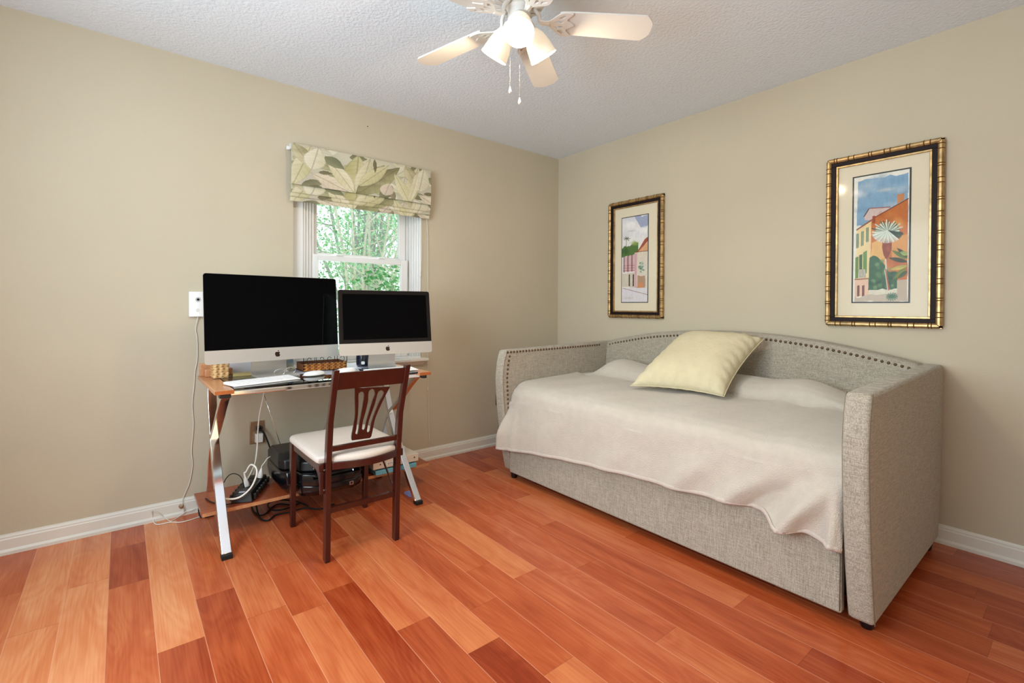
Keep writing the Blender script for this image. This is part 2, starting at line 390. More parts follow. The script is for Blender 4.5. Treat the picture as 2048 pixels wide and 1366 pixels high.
# ---- floor: planks with their own tone, glare painted into the frontmost rows
def floor_mat():
    q = NT('cherry_plank_floor'); b = q.b
    at = q.n('ShaderNodeAttribute', attribute_name='paint'); uv = q.n('ShaderNodeUVMap')
    sep = q.n('ShaderNodeSeparateColor'); q.l(at.outputs['Color'], sep.inputs[0])
    tc = q.n('ShaderNodeTexCoord'); 
    rnd = q.n('ShaderNodeMath', operation='MULTIPLY'); rnd.inputs[1].default_value = 57.; q.l(sep.outputs[1], rnd.inputs[0])
    def vec(sx, sy):
        mp = q.n('ShaderNodeMapping'); mp.inputs['Scale'].default_value = (sx, sy, 1); q.l(tc.outputs['Object'], mp.inputs[0])
        cx = q.n('ShaderNodeCombineXYZ'); q.l(rnd.outputs[0], cx.inputs[0]); q.l(rnd.outputs[0], cx.inputs[1])
        ad = q.n('ShaderNodeVectorMath', operation='ADD'); q.l(mp.outputs[0], ad.inputs[0]); q.l(cx.outputs[0], ad.inputs[1]); return ad.outputs[0]
    big = q.n('ShaderNodeTexNoise', Scale=1., Detail=2., Distortion=1.2); q.l(vec(1.6, 9), big.inputs['Vector'])
    # cathedral figure: bands of a distorted field
    fig = q.n('ShaderNodeTexNoise', Scale=1., Detail=1.5, Distortion=.6); q.l(vec(1.1, 5), fig.inputs['Vector'])
    mu = q.n('ShaderNodeMath', operation='MULTIPLY'); mu.inputs[1].default_value = 95.; q.l(fig.outputs['Fac'], mu.inputs[0])
    si = q.n('ShaderNodeMath', operation='SINE'); q.l(mu.outputs[0], si.inputs[0])
    fine = q.n('ShaderNodeTexNoise', Scale=1., Detail=4.); q.l(vec(5, 150), fine.inputs['Vector'])
    def mad(src, k, add):
        x = q.n('ShaderNodeMath', operation='MULTIPLY_ADD'); x.inputs[1].default_value = k; q.l(src, x.inputs[0])
        if isinstance(add, float): x.inputs[2].default_value = add
        else: q.l(add, x.inputs[2])
        return x.outputs[0]
    t = mad(big.outputs['Fac'], .42, -.21); t2 = mad(si.outputs[0], .020, t); t3 = mad(fine.outputs['Fac'], .26, t2); t4 = mad(sep.outputs[0], 1., t3)
    t5 = mad(t4, 1., -.13)
    ra = q.n('ShaderNodeValToRGB'); e = ra.color_ramp.elements
    e[0].position = 0.; e[0].color = hexc(98, 26, 10); e[1].position = 1.; e[1].color = hexc(230, 162, 114)
    for p, c in ((.3, hexc(142, 50, 22)), (.55, hexc(184, 88, 48)), (.8, hexc(212, 126, 78))):
        x = e.new(p); x.color = c
    q.l(t5, ra.inputs[0])
    # seams: pale line along plank edges paints a bevel glint, butt joints dark
    su = q.n('ShaderNodeSeparateXYZ'); q.l(uv.outputs[0], su.inputs[0])
    def edge(src, wd):
        a = q.n('ShaderNodeMath', operation='LESS_THAN'); a.inputs[1].default_value = wd; q.l(src, a.inputs[0]); return a.outputs[0]
    sv = edge(su.outputs[1], .016); bu = edge(su.outputs[0], .0016)
    m1 = q.n('ShaderNodeMix', data_type='RGBA'); m1.inputs[7].default_value = hexc(228, 168, 132); q.l(ra.outputs[0], m1.inputs[6])
    k1 = q.n('ShaderNodeMath', operation='MULTIPLY'); k1.inputs[1].default_value = .55; q.l(sv, k1.inputs[0]); q.l(k1.outputs[0], m1.inputs[0])
    m2 = q.n('ShaderNodeMix', data_type='RGBA'); m2.inputs[7].default_value = hexc(110, 48, 26); q.l(m1.outputs[2], m2.inputs[6])
    k2 = q.n('ShaderNodeMath', operation='MULTIPLY'); k2.inputs[1].default_value = .6; q.l(bu, k2.inputs[0]); q.l(k2.outputs[0], m2.inputs[0])
    q.l(m2.outputs[2], b.inputs['Base Color'])
    b.inputs['Roughness'].default_value = .27; b.inputs['Specular IOR Level'].default_value = .42
    b.inputs['Coat Weight'].default_value = .05; b.inputs['Coat Roughness'].default_value = .12
    n3 = q.n('ShaderNodeTexNoise', Scale=5., Detail=1.); q.l(tc.outputs['Object'], n3.inputs['Vector'])
    bp = q.n('ShaderNodeBump', Strength=.12, Distance=.01); q.l(n3.outputs['Fac'], bp.inputs['Height']); q.l(bp.outputs[0], b.inputs['Normal'])
    return q.m
PITCH = .129; Y0 = -2.955
known = {-3: [(.788,)], -2: [(.535,)], -1: [(.247, .640)], 0: [(1.188,)], 1: [(.93,)], 2: [(.396, 1.177)], 3: [(.876, 1.258)], 4: [(1.184,)],
         5: [(.785, 1.569)], 6: [(.55, 1.812)], 7: [(1.63, 2.031)], 8: [(1.411,)], 9: [(.7, 1.574)], 10: [(.9, 2.157)], 11: [(.6, 1.682)],
         12: [(.512, 1.297, 2.497)], 13: [(.95, 2.232)], 14: [(.469, 1.636, 2.842)], 17: [(2.853,)], 19: [(2.785,)]}
tones = {-3: (.7, .66), -2: (.66, .74), -1: (.5, .30, .60), 0: (.98, .36), 1: (.62, .36), 2: (.5, .66, .56), 3: (.62, .56, .74), 4: (.52, .30),
         5: (.42, .68, .44), 6: (.5, .72, .22), 7: (.5, .52, .76), 8: (.56, .50), 9: (.55, .86, .58), 10: (.5, .52, .66), 11: (.62, .55, .50),
         12: (.7, .6, .46, .36), 13: (.6, .68, .5), 14: (.3, .66, .46, .4), 17: (.42, .3), 19: (.34, .3)}
mb = MB(); tone = []; uvs = []
for row in range(-8, 24):
    ya = Y0+row*PITCH; yb = min(ya+PITCH, 0.0)
    if ya >= -.001 or yb <= YF: continue
    ya = max(ya, YF)
    r = random.Random(row*13+5)
    if row in known: bs = list(known[row][0]); tn = list(tones[row])
    else:
        bs = []; x = r.uniform(.2, .9)
        while x < XR-.3: bs.append(x); x += r.uniform(.45, 1.1)
        tn = [r.uniform(.3, .65) for _ in range(len(bs)+1)]
    x = bs[-1]+r.uniform(.9, 1.2)
    while x < XR-.3: bs.append(x); tn.append(r.uniform(.3, .55)); x += r.uniform(.5, 1.2)
    ed = [0.]+bs+[XR]
    for i in range(len(ed)-1):
        k = len(mb.v); a, c = ed[i], ed[i+1]
        mb.add([(a, ya, 0), (c, ya, 0), (c, yb, 0), (a, yb, 0)], [(0, 1, 2, 3)])
        tone.append((.56+(tn[i]-.56)*.68+(.18 if row < -1 else 0), r.random(), 0)); L = c-a; uvs.append([(0, 0), (L, 0), (L, 1), (0, 1)])  # extra lift on rows by the front wall imitates floor glare
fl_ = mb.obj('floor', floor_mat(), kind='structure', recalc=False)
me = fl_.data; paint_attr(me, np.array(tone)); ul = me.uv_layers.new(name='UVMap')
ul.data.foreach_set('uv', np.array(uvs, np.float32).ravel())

# ---- baseboards
prof = [(0, 0), (.020, 0), (.020, .014), (.016, .020), (.013, .024), (.013, .066), (.010, .071), (.010, .077), (.006, .082), (.004, .088), (0, .088)]
MB().prism([(x, z) for x, z in prof], 1, YF, 0).obj('baseboard_left', 'trim', kind='structure')
def basey(name, y, sgn, x0, x1):
    mb = MB(); n = len(prof); vs = []
    for x in (x0, x1):
        for d, z in prof: vs.append((x, y+sgn*d, z))
    mb.add(vs, [tuple(range(n)), tuple(range(2*n-1, n-1, -1))]+[(i, (i+1) % n, (i+1) % n+n, i+n) for i in range(n)])
    mb.obj(name, 'trim', kind='structure')
basey('baseboard_back', 0, -1, .0, XR)
basey('baseboard_front', YF, 1, .0, XR)
MB().prism([(XR-x, z) for x, z in prof], 1, -1.93, 0).prism([(XR-x, z) for x, z in prof], 1, YF, -2.97).obj('baseboard_right', 'trim', kind='structure')

# ---- window in the left wall
win = thing('window_1', (0, -1.80, WZ0), kind='structure')
def wp(name, boxes, mt, **k):
    mb = MB()
    for a, b in boxes: mb.box(a, b)
    return mb.obj(name, mt, win, **k)
# left post: flat board then stepped tracks, and a sliver of glass between it and the wall edge
wp('frame', [((-.075, -2.226, WZ0), (-.045, -2.166, WZ1)), ((-.16, WY0, WZ1-.02), (-.02, WY1, WZ1)), ((-.16, WY0, WZ0), (0, WY1, WZ0+.012)),
             ((-.13, WY0, WZ0), (-.07, -2.226, 1.415)), ((-.16, -2.236, WZ0), (-.14, -2.225, WZ1))], 'vinyl', bevel=.002)
for k in range(4):
    y = -2.166+.0205*k
    MB().box((-.08-.012*k, y, WZ0), (-.055-.012*k, y+.0165, WZ1)).obj('track', 'vinyl', win, bevel=.0015)
MB().box((-.15, -2.166, WZ0), (-.12, -2.08, WZ1)).obj('track_backing', 'groove', win)
# right: jamb with tracks seen side-on, then stile
MB().box((-.16, -1.372, WZ0), (0, -1.3715+.0006, WZ1)).obj('jamb_liner', 'groove', win)
for k in range(5):
    x = -.004-.021*k
    MB().box((x-.015, -1.378-.0095*k, WZ0), (x, -1.372, WZ1)).obj('track', 'vinyl', win, bevel=.0015)
MB().box((-.16, -1.432, WZ0), (-.118, -1.37, WZ1)).obj('jamb_filler', 'vinyl', win)
def sash(name, x, z0, z1, r0, r1):
    s = MB(); ya, yb = -2.09, -1.436
    s.box((x-.03, ya, z0), (x, ya+.03, z1)); s.box((x-.03, yb-.05, z0), (x, yb, z1))
    s.box((x-.0295, ya+.03, z0), (x-.0005, yb-.05, z0+r0)); s.box((x-.0295, ya+.03, z1-r1), (x-.0005, yb-.05, z1))
    o = s.obj(name, 'vinyl', win, bevel=.003)
    MB().box((x-.018, ya+.02, z0+.01), (x-.014, yb-.04, z1-.01)).obj('glass_pane', 'glasspane', o)
    return o
low = sash('lower_sash', -.085, WZ0+.012, 1.447, .05, .036)
upp = sash('upper_sash', -.118, 1.432, WZ1-.01, .030, .04)
MB().box((-.089, -1.95, 1.447), (-.07, -1.90, 1.455)).box((-.089, -1.66, 1.447), (-.07, -1.61, 1.455)).obj('sash_lock', 'vinyl', low, bevel=.002)
MB().box((-.115, -2.236, 1.42), (-.112, -2.222, WZ1)).obj('side_glass', 'glasspane', win)
# stool and apron
MB().box((-.05, -2.31, .727), (.055, -1.335, .748)).obj('window_stool', 'trim', win, bevel=.006, seg=3)
MB().hexa([(0, -2.27, .698), (.012, -2.27, .698), (.012, -1.365, .698), (0, -1.365, .698)], [(0, -2.29, .727), (.03, -2.29, .727), (.03, -1.342, .727), (0, -1.342, .727)]).obj('window_apron', 'trim', win, bevel=.002)
# windows behind the photographer (the light comes through them)
w = thing('window_2', (1.9, YF, .82), kind='structure'); a, b = 1.15, 2.65
mb = MB()
for (u0, u1, z0, z1) in ((a-.07, a, .75, 2.15), (b, b+.07, .75, 2.15), (a, b, 2.08, 2.15), (a, b, .75, .82)): mb.box((u0, YF, z0), (u1, YF+.02, z1))
mb.obj('window_casing', 'trim', w, bevel=.003)
mb = MB()
for (u0, u1, z0, z1) in ((1.88, 1.92, .82, 2.08), (a, b, 1.43, 1.47), (a, a+.04, .82, 2.08), (b-.04, b, .82, 2.08)): mb.box((u0, YF-.10, z0), (u1, YF-.07, z1))
mb.obj('window_frame', 'vinyl', w, bevel=.003)
w = thing('added_door_1', (XR, -2.45, 0), kind='structure'); mb = MB()  # unseen doorway, added to carry the warm fill light
for (u0, u1, z0, z1) in ((-2.97, -2.9, 0, 2.12), (-2.0, -1.93, 0, 2.12), (-2.9, -2.0, 2.05, 2.12)): mb.box((XR-.02, u0, z0), (XR, u1, z1))
mb.obj('added_door_casing', 'trim', w, bevel=.003)
# unseen wall closing off the added doorway
MB().box((XR+.16, -3.3, 0), (XR+1.2, -1.6, .0)).box((XR+1.2, -3.3, 0), (XR+1.3, -1.6, HH)).obj('wall_beyond_doorway', 'wall', kind='structure')

# ================================================================== ROMAN SHADE
def blind():
    root = thing('roman_shade', (.03, -1.80, 1.74), 'roman shade printed with olive and cream banana leaves, folded up over the window', 'roman shade')
    ya, yb = -2.265, -1.331
    cv = Canvas(330, 118, (190, 186, 166)); cv.asp = .36/.934
    for k in range(14): cv.blob((rng.rand(), rng.rand()), .16, .4, [(206, 202, 186), (184, 176, 162), (206, 206, 180), (150, 148, 112)][k % 4], .6, .9)
    ZT = lambda x, y: ((x-90)/1165., (y-(55+.21*(x-90)))/(345-.05*(x-90)))
    def motif(dx):
        A = lambda x, y: ZT(x+dx, y+dx*.21)
        L = [((100, 390), (240, 60), .034, (214, 206, 178), (190, 184, 142)), ((110, 60), (235, 260), .030, (156, 148, 110), (200, 192, 160)),
             ((560, 470), (220, 290), .036, (206, 192, 170), (222, 214, 190)), ((230, 270), (290, 90), .040, (222, 217, 196), (206, 200, 172)),
             ((560, 450), (600, 150), .052, (178, 172, 124), (206, 202, 160)), ((590, 470), (700, 180), .034, (216, 210, 180), (186, 180, 140)),
             ((560, 455), (330, 150), .03, (206, 200, 164), (222, 216, 190)), ((330, 165), (480, 265), .026, (112, 116, 88), (140, 142, 110)),
             ((580, 470), (960, 260), .046, (112, 108, 78), (168, 164, 122)), ((600, 400), (860, 240), .030, (208, 202, 164), (190, 186, 144)),
             ((215, 400), (340, 430), .014, (108, 106, 78), (130, 126, 98)), ((880, 440), (905, 530), .014, (128, 120, 96), (150, 142, 116)),
             ((820, 480), (860, 380), .030, (214, 200, 182), (200, 186, 168)), ((280, 290), (390, 300), .010, (110, 102, 74), (120, 112, 84)),
             ((735, 190), (735, 300), .008, (100, 94, 66), (120, 112, 80))]
        for p, q, w, c1, c2 in L: cv.leaf(A(*p), A(*q), w*1.75, c1, c2)
    for k in range(34):
        a = rng.rand()*6.28; x, y = rng.rand(), rng.rand(); L = .1+.12*rng.rand()
        cv.leaf((x, y), (x+L*math.cos(a), y+L*math.sin(a)*2.2), .03+.03*rng.rand(), *[((200, 198, 166), (216, 214, 192)), ((140, 140, 104), (176, 174, 138)), ((214, 208, 192), (196, 188, 168)), ((108, 106, 80), (140, 138, 106))][k % 4])
    motif(-900); motif(900); motif(0)
    cv.leaf(ZT(1040, 540), ZT(900, 300), .045, (218, 212, 180), (198, 194, 150)); cv.leaf(ZT(1040, 540), ZT(1130, 300), .03, (206, 200, 166), (222, 216, 190))
    def panel(name, zt, zb, xf, t0, t1, n):
        P = []; nj = 330
        for i in range(n+1):
            t = i/n; z = lerp(zt, zb, t)
            P.append([(xf(t)+.003*math.sin(j/nj*9)*t, lerp(ya, yb, j/nj)+(.004*math.sin(t*3)), z+.003*math.sin(j/nj*3.1)*t) for j in range(nj+1)])
        mb = MB(); mb.grid(P); o = mb.obj(name, M['cloth'], root, smooth=True, recalc=False, solid=.002)
        idx = (np.linspace(t0, t1, n, endpoint=False)*118).astype(int) % 118
        paint_attr(o.data, cv.a[idx].reshape(-1, 3)); return o
    M['cloth'] = attr_mat('printed_leaf_cotton', .95, .1, 500, .06)
    panel('shade_panel', 2.082, 1.838, lambda t: .058+.004*math.sin(t*2), 0, .94, 118)
    panel('fold', 1.858, 1.79, lambda t: .040+.013*math.sin(t*2.6), .2, .5, 26)
    panel('fold', 1.812, 1.768, lambda t: .032+.012*math.sin(t*2.6), .5, .62, 16)
    panel('fold', 1.79, 1.742, lambda t: .026+.010*math.sin(t*2.2), .62, .86, 20)
    MB().box((.002, ya+.004, 2.05), (.054, yb-.004, 2.082)).obj('headrail', 'vinyl', root)
    MB().box((.012, ya-.014, 2.045), (.03, ya+.004, 2.066)).obj('bracket', 'vinyl', root, bevel=.002)
    pts = [PX(853, 430, .012), PX(855.5, 500, .01), PX(855.5, 700, .01), PX(857, 800, .01), PX(858, 860, .012), PX(858.5, 884, .018)]
    MB().tube(smoothpath(pts), .0016, 6).obj('pull_cord', 'whitecord', root, smooth=True)
    MB().tube(smoothpath([PX(842, 430, .02), PX(842.5, 500, .015), PX(841, 548, .015)]), .0018, 6).obj('pull_cord', 'whitecord', root, smooth=True)
    for u, v in ((841, 550), (856, 778)):
        p = PX(u, v, .014); MB().lathe([(.001, -.012), (.004, -.008), (.003, .008), (.001, .012)], Matrix.Translation(p), 10).obj('cord_tassel', 'whitecord', root, smooth=True)
blind()

# ================================================================== PICTURES
def bamboo(mb, nd, p, q, r, yw):
    p, q = Vector(p), Vector(q); L = (q-p).length; n = max(2, int(L/.075)); d = (q-p)/L
    mb.cur = 0; mb.tube([p+d*(L*i/40) for i in range(41)], r, 10)
    nd.cur = 1
    for i in range(n):
        for e in (0, .012):
            c = p+d*(L*(i+.5)/n+e*(1 if i % 2 else 2)); nd.tube([c-d*.0022, c, c+d*.0022], [r*1.05, r*1.16, r*1.05], 10)
def picture(name, label, x0, x1, z0, z1, cv, art, border):
    root = thing(name, ((x0+x1)/2, 0, z0), label, 'framed picture')
    fr, nd = MB(), MB(); r = .0135; y = -.021
    cs = [(x0+r, z0+r), (x1-r, z0+r), (x1-r, z1-r), (x0+r, z1-r)]
    for i in range(4):
        a, b = cs[i], cs[(i+1) % 4]; bamboo(fr, fr, (a[0], y, a[1]), (b[0], y, b[1]), r, 0)
    fr.cur = 0; fr.box((x0+.004, -.018, z0+.004), (x1-.004, -.001, z0+.02)).box((x0+.004, -.018, z1-.02), (x1-.004, -.001, z1-.004)).box((x0+.004, -.018, z0), (x0+.02, -.001, z1)).box((x1-.02, -.018, z0), (x1-.004, -.001, z1))
    fr.obj('bamboo_frame', ['gold', 'golddark'], root, smooth='auto')
    def ring(a, b, ya, yb, nm, mt):
        mb = MB()
        for s0, s1, t0, t1 in ((x0+a, x1-a, z0+a, z0+b), (x0+a, x1-a, z1-b, z1-a), (x0+a, x0+b, z0+b, z1-b), (x1-b, x1-a, z0+b, z1-b)): mb.box((s0, ya, t0), (s1, yb, t1))
        return mb.obj(nm, mt, root, bevel=.0015)
    ring(.026, .046, -.024, -.004, 'dark_band', 'framedark')
    ring(.046, .056, -.020, -.004, 'gold_fillet', 'gold')
    MB().box((x0+.05, -.009, z0+.05), (x1-.05, -.004, z1-.05)).obj('mat_board', 'matboard', root)
    ax0, ax1, az0, az1 = art
    MB().box((ax0-border, -.0105, az0-border), (ax1+border, -.009, az1+border)).obj('mat_line', 'matline', root)
    w, h = cv.w, cv.h
    P = [[(lerp(ax0, ax1, j/w), -.0112, lerp(az1, az0, i/h)) for j in range(w+1)] for i in range(h+1)]
    mb = MB(); mb.grid(P); o = mb.obj('watercolour_print', M['print'], root, recalc=False); paint_attr(o.data, cv.a.reshape(-1, 3))
    MB().box((x0+.05, -.0145, z0+.05), (x1-.05, -.0135, z1-.05)).obj('picture_glass', 'pictureglass', root)
M['print'] = attr_mat('watercolour_paper', .7, 0, 120, .12)
# left picture: street with pink balcony
cv = Canvas(76, 250, (226, 224, 222)); cv.asp = 3.3
def A1(x, y):
    s = (x-315)/252.; return (s, (y-(320-42*s))/(820+42*s))
def P1(l): return [A1(*p) for p in l]
for k in range(12): cv.blob((rng.rand(), rng.rand()*.22), .35, .06, [(214, 216, 224), (232, 230, 228), (200, 202, 212)][k % 3], .5, .9)
cv.poly(P1([(440, 290), (570, 280), (570, 400), (500, 400), (470, 350)]), (140, 150, 186), .8, .02)
cv.blob(A1(400, 380), .3, .05, (236, 234, 232), .9, .6); cv.blob(A1(540, 430), .25, .05, (236, 234, 230), .9, .6)
cv.blob(A1(410, 440), .22, .015, (176, 178, 190), .6, .8)
cv.poly(P1([(315, 620), (370, 600), (430, 540), (480, 560), (480, 640), (440, 700), (315, 700)]), (86, 118, 62), 1, .03)
cv.blob(A1(440, 560), .2, .04, (150, 172, 92), .8, .6, .3); cv.blob(A1(350, 640), .2, .05, (62, 96, 52), .9, .5, .4)
for a in range(7): cv.line(A1(362, 515), A1(362+32*math.cos(a*.9+2.6), 518+22*math.sin(a*.9+2.6)), .016, (74, 92, 62))
cv.line(A1(360, 520), A1(358, 600), .012, (110, 104, 84))
cv.poly(P1([(470, 640), (565, 640), (565, 1000), (440, 1000), (440, 660)]), (216, 206, 190))
cv.poly(P1([(318, 860), (460, 850), (460, 1000), (318, 990)]), (206, 198, 180))
cv.poly(P1([(425, 660), (470, 640), (540, 520), (567, 500), (567, 540), (480, 650)]), (156, 84, 62))
cv.poly(P1([(475, 645), (567, 545), (567, 640)]), (214, 164, 122))
cv.line(A1(470, 647), A1(567, 637), .012, (90, 62, 54))
cv.poly(P1([(330, 700), (445, 670), (445, 835), (330, 850)]), (200, 164, 166))
for k in range(6): cv.line(A1(336+20*k, 694-4*k), A1(336+20*k, 846-2*k), .018, (222, 196, 198) if k % 2 else (86, 52, 56))
for k in range(3): cv.line(A1(330, 782+25*k), A1(445, 778+25*k), .009, (150, 60, 66))
cv.poly(P1([(445, 660), (465, 660), (465, 1000), (445, 1000)]), (206, 166, 172))
for x in (390, 430): cv.poly(P1([(x-7, 870), (x+7, 865), (x+7, 985), (x-7, 985)]), (84, 66, 66))
cv.poly(P1([(468, 880), (545, 880), (545, 1000), (468, 1000)]), (176, 148, 122), 1, .01)
cv.poly(P1([(478, 950), (525, 950), (525, 1000), (478, 1000)]), (204, 138, 98))
for k in range(26):
    a = k*2.4; c = A1(510+30*math.cos(a)*rng.rand(), 800+50*math.sin(a)*rng.rand()); cv.blob(c, .07, .016, [(206, 214, 206), (92, 118, 96), (176, 192, 172)][k % 3], .9, .5)
cv.poly(P1([(315, 1000), (567, 1000), (567, 1143), (315, 1143)]), (216, 212, 216), 1)
cv.line(A1(330, 1005), A1(567, 1068), .012, (150, 96, 84)); cv.blob(A1(380, 1100), .3, .02, (196, 180, 164), .5, .9)
cv.a *= (1+.05*cv.noise(20, 9))[..., None]
x0, x1, z0, z1 = .592, 1.094, 1.035, 1.940
def art_rect(Y, l, r_, t, b): return (PY(l, t, Y).x, PY(r_, t, Y).x, PY((l+r_)/2, b, Y).z, PY((l+r_)/2, (t), Y).z)
picture('framed_picture', 'smaller gold bamboo framed watercolour of a street with a pink balcony, nearer the corner', x0, x1, z0, z1, cv,
        (PY(1244.5, 437, -.011).x, PY(1296, 430, -.011).x, PY(1270, 604, -.011).z, PY(1270, 433, -.011).z), .006)
# right picture: palm before an ochre house
cv = Canvas(150, 300, (228, 226, 216)); cv.asp = 2.05
def A2(x, y):
    s = (x-262)/370.; return (s, (y-(322-56*s))/(815+62*s))
def P2(l): return [A2(*p) for p in l]
cv.poly(P2([(290, 345), (625, 290), (625, 620), (285, 640)]), (132, 166, 192), 1, .01)
for k in range(16): cv.blob((.1+.9*rng.rand(), .02+.28*rng.rand()), .22, .035, [(160, 184, 200), (116, 152, 182), (184, 196, 200), (140, 170, 192)][k % 4], .55, .9, .2, k)
cv.blob(A2(480, 400), .2, .02, (206, 208, 200), .6, .9)
cv.poly(P2([(340, 600), (335, 570), (365, 525), (500, 515), (510, 530), (415, 580), (390, 600)]), (206, 186, 180))
cv.line(A2(335, 575), A2(370, 522), .012, (92, 62, 60)); cv.line(A2(370, 522), A2(510, 515), .010, (150, 96, 84))
cv.poly(P2([(285, 665), (390, 600), (390, 1000), (280, 1000)]), (226, 204, 152))
cv.line(A2(285, 662), A2(392, 596), .016, (140, 78, 62))
cv.poly(P2([(385, 600), (410, 580), (625, 465), (625, 1000), (372, 1000), (385, 780)]), (190, 112, 60), 1, .004)
for k in range(26): cv.blob(A2(400+220*rng.rand(), 560+400*rng.rand()), .12, .04, [(206, 138, 72), (168, 88, 46), (222, 164, 92), (178, 104, 58)][k % 4], .5, .8, .3, k)
cv.poly(P2([(555, 435), (600, 425), (600, 470), (555, 495)]), (196, 138, 92)); cv.poly(P2([(392, 572), (412, 572), (412, 620), (392, 620)]), (150, 80, 56))
cv.line(A2(412, 580), A2(626, 462), .010, (110, 56, 44))
cv.poly(P2([(385, 740), (470, 730), (480, 900), (380, 960)]), (222, 178, 108), .9, .02); cv.poly(P2([(520, 730), (625, 700), (625, 860), (520, 850)]), (216, 160, 92), .8, .02)
for x, y in ((290, 735), (325, 720), (360, 695)): cv.poly(P2([(x-9, y-45), (x+9, y-50), (x+9, y+45), (x-9, y+50)]), (88, 120, 96)); cv.line(A2(x, y-45), A2(x, y+45), .004, (200, 196, 160))
cv.poly(P2([(278, 845), (298, 838), (298, 980), (276, 985)]), (104, 136, 70)); cv.poly(P2([(303, 830), (326, 822), (326, 970), (303, 975)]), (70, 98, 62)); cv.poly(P2([(332, 812), (358, 798), (358, 950), (332, 955)]), (104, 140, 74))
cv.poly(P2([(300, 925), (350, 922), (350, 978), (300, 980)]), (206, 200, 180)); 
for k in range(5): cv.line(A2(304+11*k, 925), A2(310+9*k, 978), .006, (90, 84, 72))
cv.line(A2(275, 990), A2(370, 985), .012, (140, 76, 66))
cv.poly(P2([(275, 995), (372, 990), (372, 1100), (275, 1105)]), (220, 186, 160))
for x in (300, 335): cv.poly(P2([(x-8, 1030), (x+8, 1028), (x+8, 1100), (x-8, 1102)]), (120, 76, 68))
cv.poly(P2([(375, 850), (400, 835), (435, 860), (500, 930), (560, 950), (560, 1065), (372, 1065)]), (60, 96, 66), 1, .02)
for k in range(22): cv.blob(A2(380+170*rng.rand(), 860+190*rng.rand()), .05, .018, [(92, 132, 84), (38, 70, 52), (112, 150, 98)][k % 3], .7, .6, .3, k)
for a, b, c in (((625, 860), (520, 800), (96, 130, 70)), ((625, 880), (500, 850), (40, 64, 46)), ((625, 850), (555, 785), (46, 76, 50)), ((625, 900), (530, 1000), (120, 140, 66)), ((625, 905), (510, 930), (206, 190, 96)), ((625, 940), (560, 990), (70, 100, 60)), ((625, 830), (575, 815), (170, 196, 110))):
    cv.leaf(A2(*a), A2(*b), .035, c, tuple(int(t*.8) for t in c), ribs=False)
cv.poly(P2([(372, 1060), (560, 1060), (560, 1090), (372, 1110)]), (210, 206, 186)); cv.poly(P2([(560, 1000), (625, 995), (625, 1135), (560, 1135)]), (186, 172, 150))
cv.poly(P2([(275, 1100), (625, 1085), (625, 1142), (275, 1142)]), (186, 170, 152), .9, .02)
cv.line(A2(485, 860), A2(490, 960), .016, (214, 206, 196)); cv.line(A2(485, 930), A2(507, 1060), .020, (170, 96, 72)); cv.line(A2(480, 930), A2(500, 1060), .008, (214, 206, 190))
cv.poly(P2([(462, 740), (522, 735), (524, 790), (505, 840), (490, 862), (470, 830), (460, 780)]), (140, 66, 46)); cv.blob(A2(500, 790), .04, .03, (176, 92, 62), .7, .6)
for k in range(40):
    a = -math.pi*(k/39)*1.25+.4; L = 95*(.75+.4*rng.rand()); c = [(222, 228, 214), (190, 206, 190), (52, 72, 52), (206, 214, 200), (84, 112, 78)][k % 5]
    cv.line(A2(492, 680), A2(492+L*math.cos(a), 680+L*.75*math.sin(a)), .013, c, .95)
for k in range(26):
    a = .1+math.pi*.9*k/25; c = [(226, 230, 222), (200, 212, 200), (176, 192, 176)][k % 3]
    if k < 6: c = (40, 62, 44)
    cv.line(A2(492, 670), A2(492+100*math.cos(a), 680+70*math.sin(a)), .012, c, .95)
for k in range(14): a = k/14*6.28; cv.line(A2(528, 1105), A2(528+36*math.cos(a), 1108+26*math.sin(a)), .012, (66, 112, 86), .9)
cv.a *= (1+.06*cv.noise(26, 19))[..., None]
picture('framed_picture', 'larger gold bamboo framed watercolour of a palm tree before an ochre house', 2.119, 2.611, 1.022, 1.932, cv,
        (PY(1708.5, 350, -.011).x, PY(1819.5, 340, -.011).x, PY(1764, 603.5, -.011).z, PY(1764, 347, -.011).z), .007)

